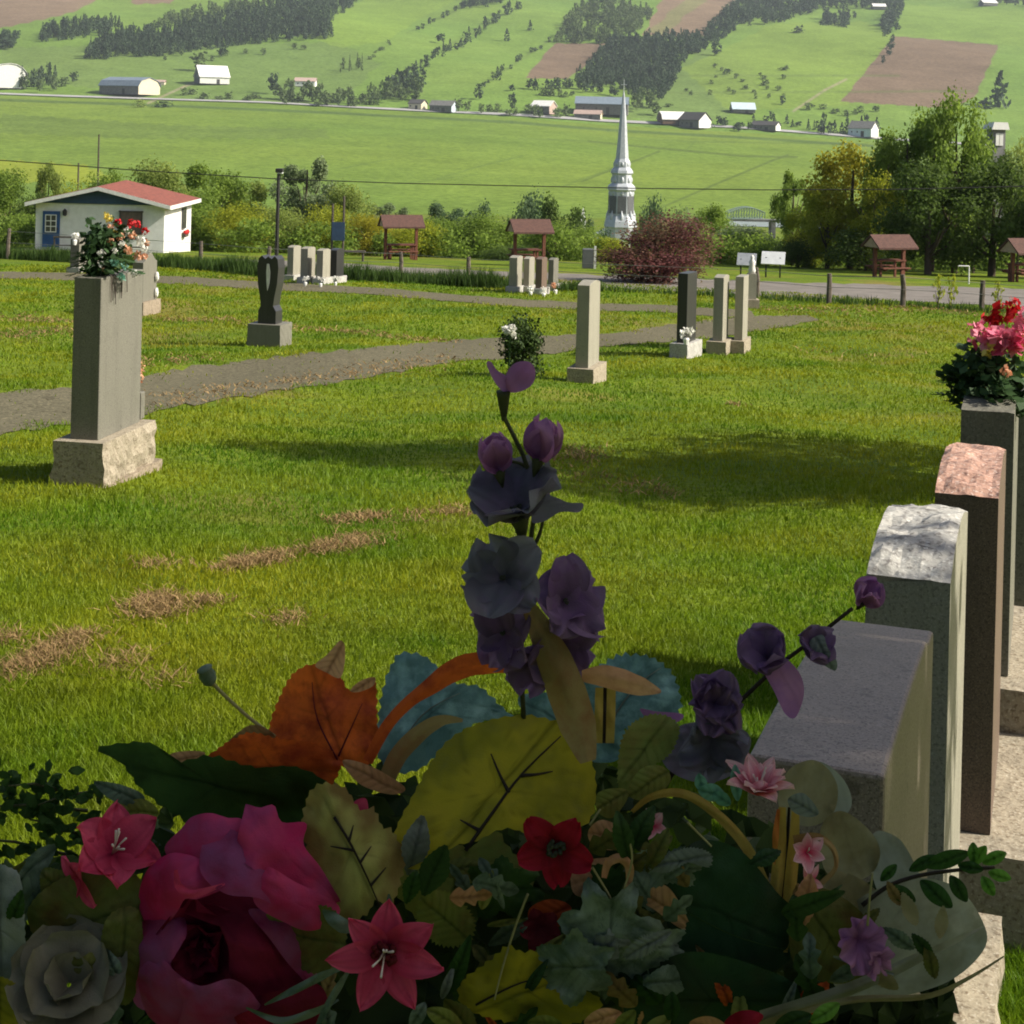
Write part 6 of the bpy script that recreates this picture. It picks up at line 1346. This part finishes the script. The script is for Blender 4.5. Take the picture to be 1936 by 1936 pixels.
# sprigs of small leaves on the grass side
rq = random.Random(9)
for cx, cy, ang, l in [(40, 1520, -.1, 230), (120, 1500, -.6, 130), (20, 1590, .1, 190), (60, 1480, -.2, 100), (110, 1560, .3, 130)]:
    b = MB(); bs = MB()
    p0, p1 = (cx + l*.55*math.cos(ang), cy + l*.3*math.sin(ang) + 20), (cx - l*.45*math.cos(ang), cy - l*.3*math.sin(ang))
    bs.tube([P(p0[0], p0[1], 1.04), P((p0[0]+p1[0])/2, (p0[1]+p1[1])/2 - 8, 1.03), P(p1[0], p1[1], 1.02)], [.0012, .0009, .0005], 5)
    for i in range(26):
        f = rq.random(); x = p0[0]+(p1[0]-p0[0])*f + rq.gauss(0, 14); y = p0[1]+(p1[1]-p0[1])*f - 8*math.sin(3.1*f) + rq.gauss(0, 16); s = rq.uniform(9, 20); a = rq.uniform(0, 6.28); dz = rq.uniform(-.012, .012)
        q = [P(x + s*u*math.cos(a) - s*v*math.sin(a), y + s*u*math.sin(a) + s*v*math.cos(a), 1.03 + dz + rq.uniform(-.004, .004)) for u, v in [(-1, 0), (-.2, .55), (.6, .4), (1, 0), (.6, -.4), (-.2, -.55)]]
        b.add(q, [(0, 1, 2, 3, 4, 5)], rq.random())
    o = part(b, 'sprig_leaves', FM['deepgreen'], smooth=False); part(bs, 'stem', FM['stem'], o)
# the many smaller cloth leaves and shreds packed between the big ones
RL = random.Random(21)
KM = ['ygreen', 'oliveleaf', 'dusty', 'deepgreen', 'deepgreen', 'darkleaf', 'dusty', 'bronze', 'oliveleaf', 'rust', 'deepgreen', 'dusty', 'box', 'peachleaf', 'ygreen', 'greyleaf']
for i in range(190):
    if i < 140: x = RL.uniform(640, 1560); y = RL.uniform(1560, 1940)
    else: x = RL.uniform(-10, 640); y = RL.uniform(1600, 1940)
    yt = np.interp(x, [0, 400, 700, 1100, 1300, 1560], [1640, 1600, 1560, 1570, 1560, 1640])
    if y < yt or any((x-fx_)**2+(y-fy_)**2 < fr_**2 for fx_, fy_, fr_ in ((728, 1795, 125), (1052, 1600, 95), (430, 1730, 215), (212, 1615, 110), (1022, 1752, 50), (130, 1862, 45), (1525, 1640, 60), (1620, 1775, 65), (930, 1480, 160), (665, 1610, 110), (1390, 1730, 110))): continue
    l = RL.uniform(60, 120); w_ = l*RL.uniform(.3, .6); a = RL.uniform(-2.4, .2); m_ = KM[i % len(KM)]; c_, s_ = math.cos(a), math.sin(a)
    kind = i % 3
    if kind == 0: uv = [(-.5, 0), (-.3, .3), (0, .5), (.3, .32), (.52, 0), (.3, -.32), (0, -.5), (-.3, -.3)]
    elif kind == 1: uv = [(-.5, 0), (-.25, .5), (-.12, .28), (.1, .52), (.18, .25), (.35, .3), (.55, 0), (.35, -.3), (.18, -.25), (.1, -.52), (-.12, -.28), (-.25, -.5)]
    else: uv = [(-.5, 0), (-.35, .22), (-.05, .3), (.3, .2), (.6, 0), (.3, -.2), (-.05, -.3), (-.35, -.22)]
    leafpx('leaf', [(x + l*u*c_ - w_*v*s_, y + l*u*s_ + w_*v*c_) for u, v in uv], RL.uniform(.945, 1.0), m_, (RL.uniform(-.7, .7), RL.uniform(-.3, .8)), .5, None, .006, 1 if kind == 0 else 0, 44, 8, axis=(c_, s_))
# bits along the front edge
for px, s, mt in [((1140, 1925), 34, 'peachleaf'), ((1180, 1935), 30, 'ygreen'), ((1270, 1905), 28, 'box'), ((1340, 1940), 34, 'peachleaf'), ((1405, 1930), 36, 'crimson'), ((480, 1935), 40, 'crimson'), ((840, 1925), 34, 'ygreen'), ((790, 1920), 26, 'dusty'), ((1500, 1930), 34, 'deepgreen'), ((1560, 1915), 30, 'boxtip'), ((1030, 1935), 30, 'ygreen'), ((1240, 1945), 34, 'ygreen')]:
    oval(px, rq.uniform(-1.6, .5), s*2.2, s*1.1, .935, mt, 'leaf')
# dense dark greenery that everything is stuck into
topc = np.array([(-60, 1640), (120, 1620), (260, 1540), (380, 1470), (560, 1450), (700, 1440), (800, 1430), (1120, 1430), (1250, 1490), (1420, 1540), (1560, 1600), (1700, 1690), (1800, 1760)])
b = MB()
for i in range(1500):
    x = rq.uniform(-60, 1790); yt = np.interp(x, topc[:, 0], topc[:, 1]); y = yt + (2080-yt)*rq.random()**.9 + 12; Y = 1.06 + rq.uniform(0, .1) - .06*(y-yt)/500
    s = rq.uniform(22, 46); a = rq.uniform(0, 6.28); e = [rq.uniform(-.012, .012) for _ in range(6)]
    q = [P(x + s*u*math.cos(a) - s*v*math.sin(a), y + s*u*math.sin(a) + s*v*math.cos(a), Y+e[k]) for k, (u, v) in enumerate([(-1, 0), (-.2, .5), (.6, .35), (1, 0), (.6, -.35), (-.2, -.5)])]
    b.add(q, [(0, 1, 2, 3, 4, 5)], rq.random())
part(b, 'dark_greenery', FM['filler'], smooth=False, kind='stuff')
b = MB(); b.blob((0, 0, 0), (.30, .12, .16), .2, 3, 16, 10); b.v = [(p[0]+.02, p[1]+1.14, p[2]-.68) for p in b.v]; part(b, 'foam_core', FM['filler'])
# ================================================================ LIGHT: late sun from the right, trees outside the frame throw the shade
EL, AZ = R(38), R(-8)           # azimuth measured from +X towards +Y
SD = Vector((math.cos(EL)*math.cos(AZ), math.cos(EL)*math.sin(AZ), math.sin(EL)))
sl_ = bpy.data.lights.new('sun', 'SUN'); sl_.energy = 5.0; sl_.angle = R(.53); sl_.color = (1.0, .93, .80)
so = bpy.data.objects.new('sun', sl_); COL.objects.link(so); so.rotation_euler = SD.to_track_quat('Z', 'Y').to_euler()
w = bpy.data.worlds.new('World'); SC.world = w; w.use_nodes = True
nt = w.node_tree; nt.nodes.clear(); o_ = nt.nodes.new('ShaderNodeOutputWorld'); bg = nt.nodes.new('ShaderNodeBackground'); sk = nt.nodes.new('ShaderNodeTexSky')
sk.sky_type = 'NISHITA'; sk.sun_disc = False; sk.sun_elevation = EL; sk.sun_rotation = R(90) - AZ; sk.air_density = .8; sk.dust_density = 4.0
bg.inputs[1].default_value = .097; nt.links.new(sk.outputs[0], bg.inputs[0]); nt.links.new(bg.outputs[0], o_.inputs[0])
def shade_tree(target, dist, rad, hgt_k, kind, mat, label, n, leaf, seed, wide=1.0):
    """tree standing up the sun line from a shaded spot, crown centre on the sun line"""
    c = Vector(target) + SD*dist; g = z1(c.x, c.y); H_ = (c.z - g)/hgt_k
    cm, tm = tree_mesh(kind, mat, seed, n, leaf); t = thing('shade_tree', label, 'tree', (c.x, c.y, g), seed*1.3, 'trees beside the cemetery row')
    for nm, m in (('crown', cm), ('trunk', tm)):
        o = link(nm, m, t); o.scale = (2*rad*wide, 2*rad, H_)
def lawn(x, y): return hit(x, y)
shade_tree(P(1200, 1650, 1.45), 6.6, 2.5, .60, 'round', 'mid', 'leafy maple beside the nearest headstones', 8000, .05, 1)
shade_tree(P(1700, 1650, 2.15), 9, .62, .6, 'round', 'mid', 'slender leafy tree added out of view to shade the mauve headstone', 5000, .06, 2)  # added tree, closes the gap in the maple's shade on the mauve stone
shade_tree(lawn(1620, 890), 9, 4.4, .6, 'round', 'dark', 'round leafy tree beyond the headstone row', 7000, .045, 1, .8)
for i, (x, y, h, r, mt) in enumerate([(-14, -6, 19, 7, 'mid'), (-9, -20, 16, 7, 'dark'), (8, -14, 22, 7, 'dark'), (15, -12, 20, 7, 'mid'), (-22, -12, 22, 8, 'dark'), (-31, -8, 22, 8, 'mid'), (24, -14, 22, 8, 'dark'), (-38, 4, 22, 8, 'olive'), (-42, 20, 22, 8, 'mid')]):  # unseen trees added to keep sky light off the headstone ends
    g = z1(x, y); cm, tm = tree_mesh('round', mt, i % 3, 5200, .06); t = thing('sky_block_tree', 'big leafy tree added out of view to block the sky', 'tree', (x, y, g), i*1.1, 'trees added out of view to block the sky')
    for nm, m in (('crown', cm), ('trunk', tm)): o = link(nm, m, t); o.scale = (2*r, 2*r, h)
# thin summer haze over the valley
b = MB(); b.box((0, 1850, 190), (3700, 4200, 540)); hz = b.build('haze', [])
hm, t_, N_, L_h = _nt('haze_air'); o2 = N_.new('ShaderNodeOutputMaterial'); pv = N_.new('ShaderNodeVolumePrincipled'); pv.inputs['Color'].default_value = (.74, .84, .95, 1); pv.inputs['Density'].default_value = .00006; L_h.new(pv.outputs[0], o2.inputs['Volume'])
hz.data.materials.append(hm); tag(hz, kind='stuff')
# ================================================================ CAMERA
cam = bpy.data.cameras.new('camera'); co_ = bpy.data.objects.new('camera', cam); COL.objects.link(co_)
cam.sensor_width = 36; cam.sensor_fit = 'HORIZONTAL'; cam.lens = F/1936*36; cam.shift_x = 0; cam.shift_y = -(968-CY)/1936
cam.clip_start = .05; cam.clip_end = 8000
co_.matrix_world = Matrix.Rotation(R(90), 4, 'X') @ Matrix.Rotation(ROLL, 4, 'Z')
SC.camera = co_
SC.render.resolution_x = SC.render.resolution_y = 1024
SC.view_settings.view_transform = 'Standard'; SC.view_settings.look = 'None'; SC.view_settings.exposure = .6; SC.view_settings.gamma = 1
SC.render.engine = 'CYCLES'
SC.cycles.pixel_filter_type = 'BLACKMAN_HARRIS'; SC.cycles.filter_width = 1.9
SC.cycles.max_bounces = 6; SC.cycles.diffuse_bounces = 3; SC.cycles.transparent_max_bounces = 4; SC.cycles.transmission_bounces = 3; SC.cycles.glossy_bounces = 2; SC.cycles.volume_bounces = 0
SC.cycles.use_denoising = True
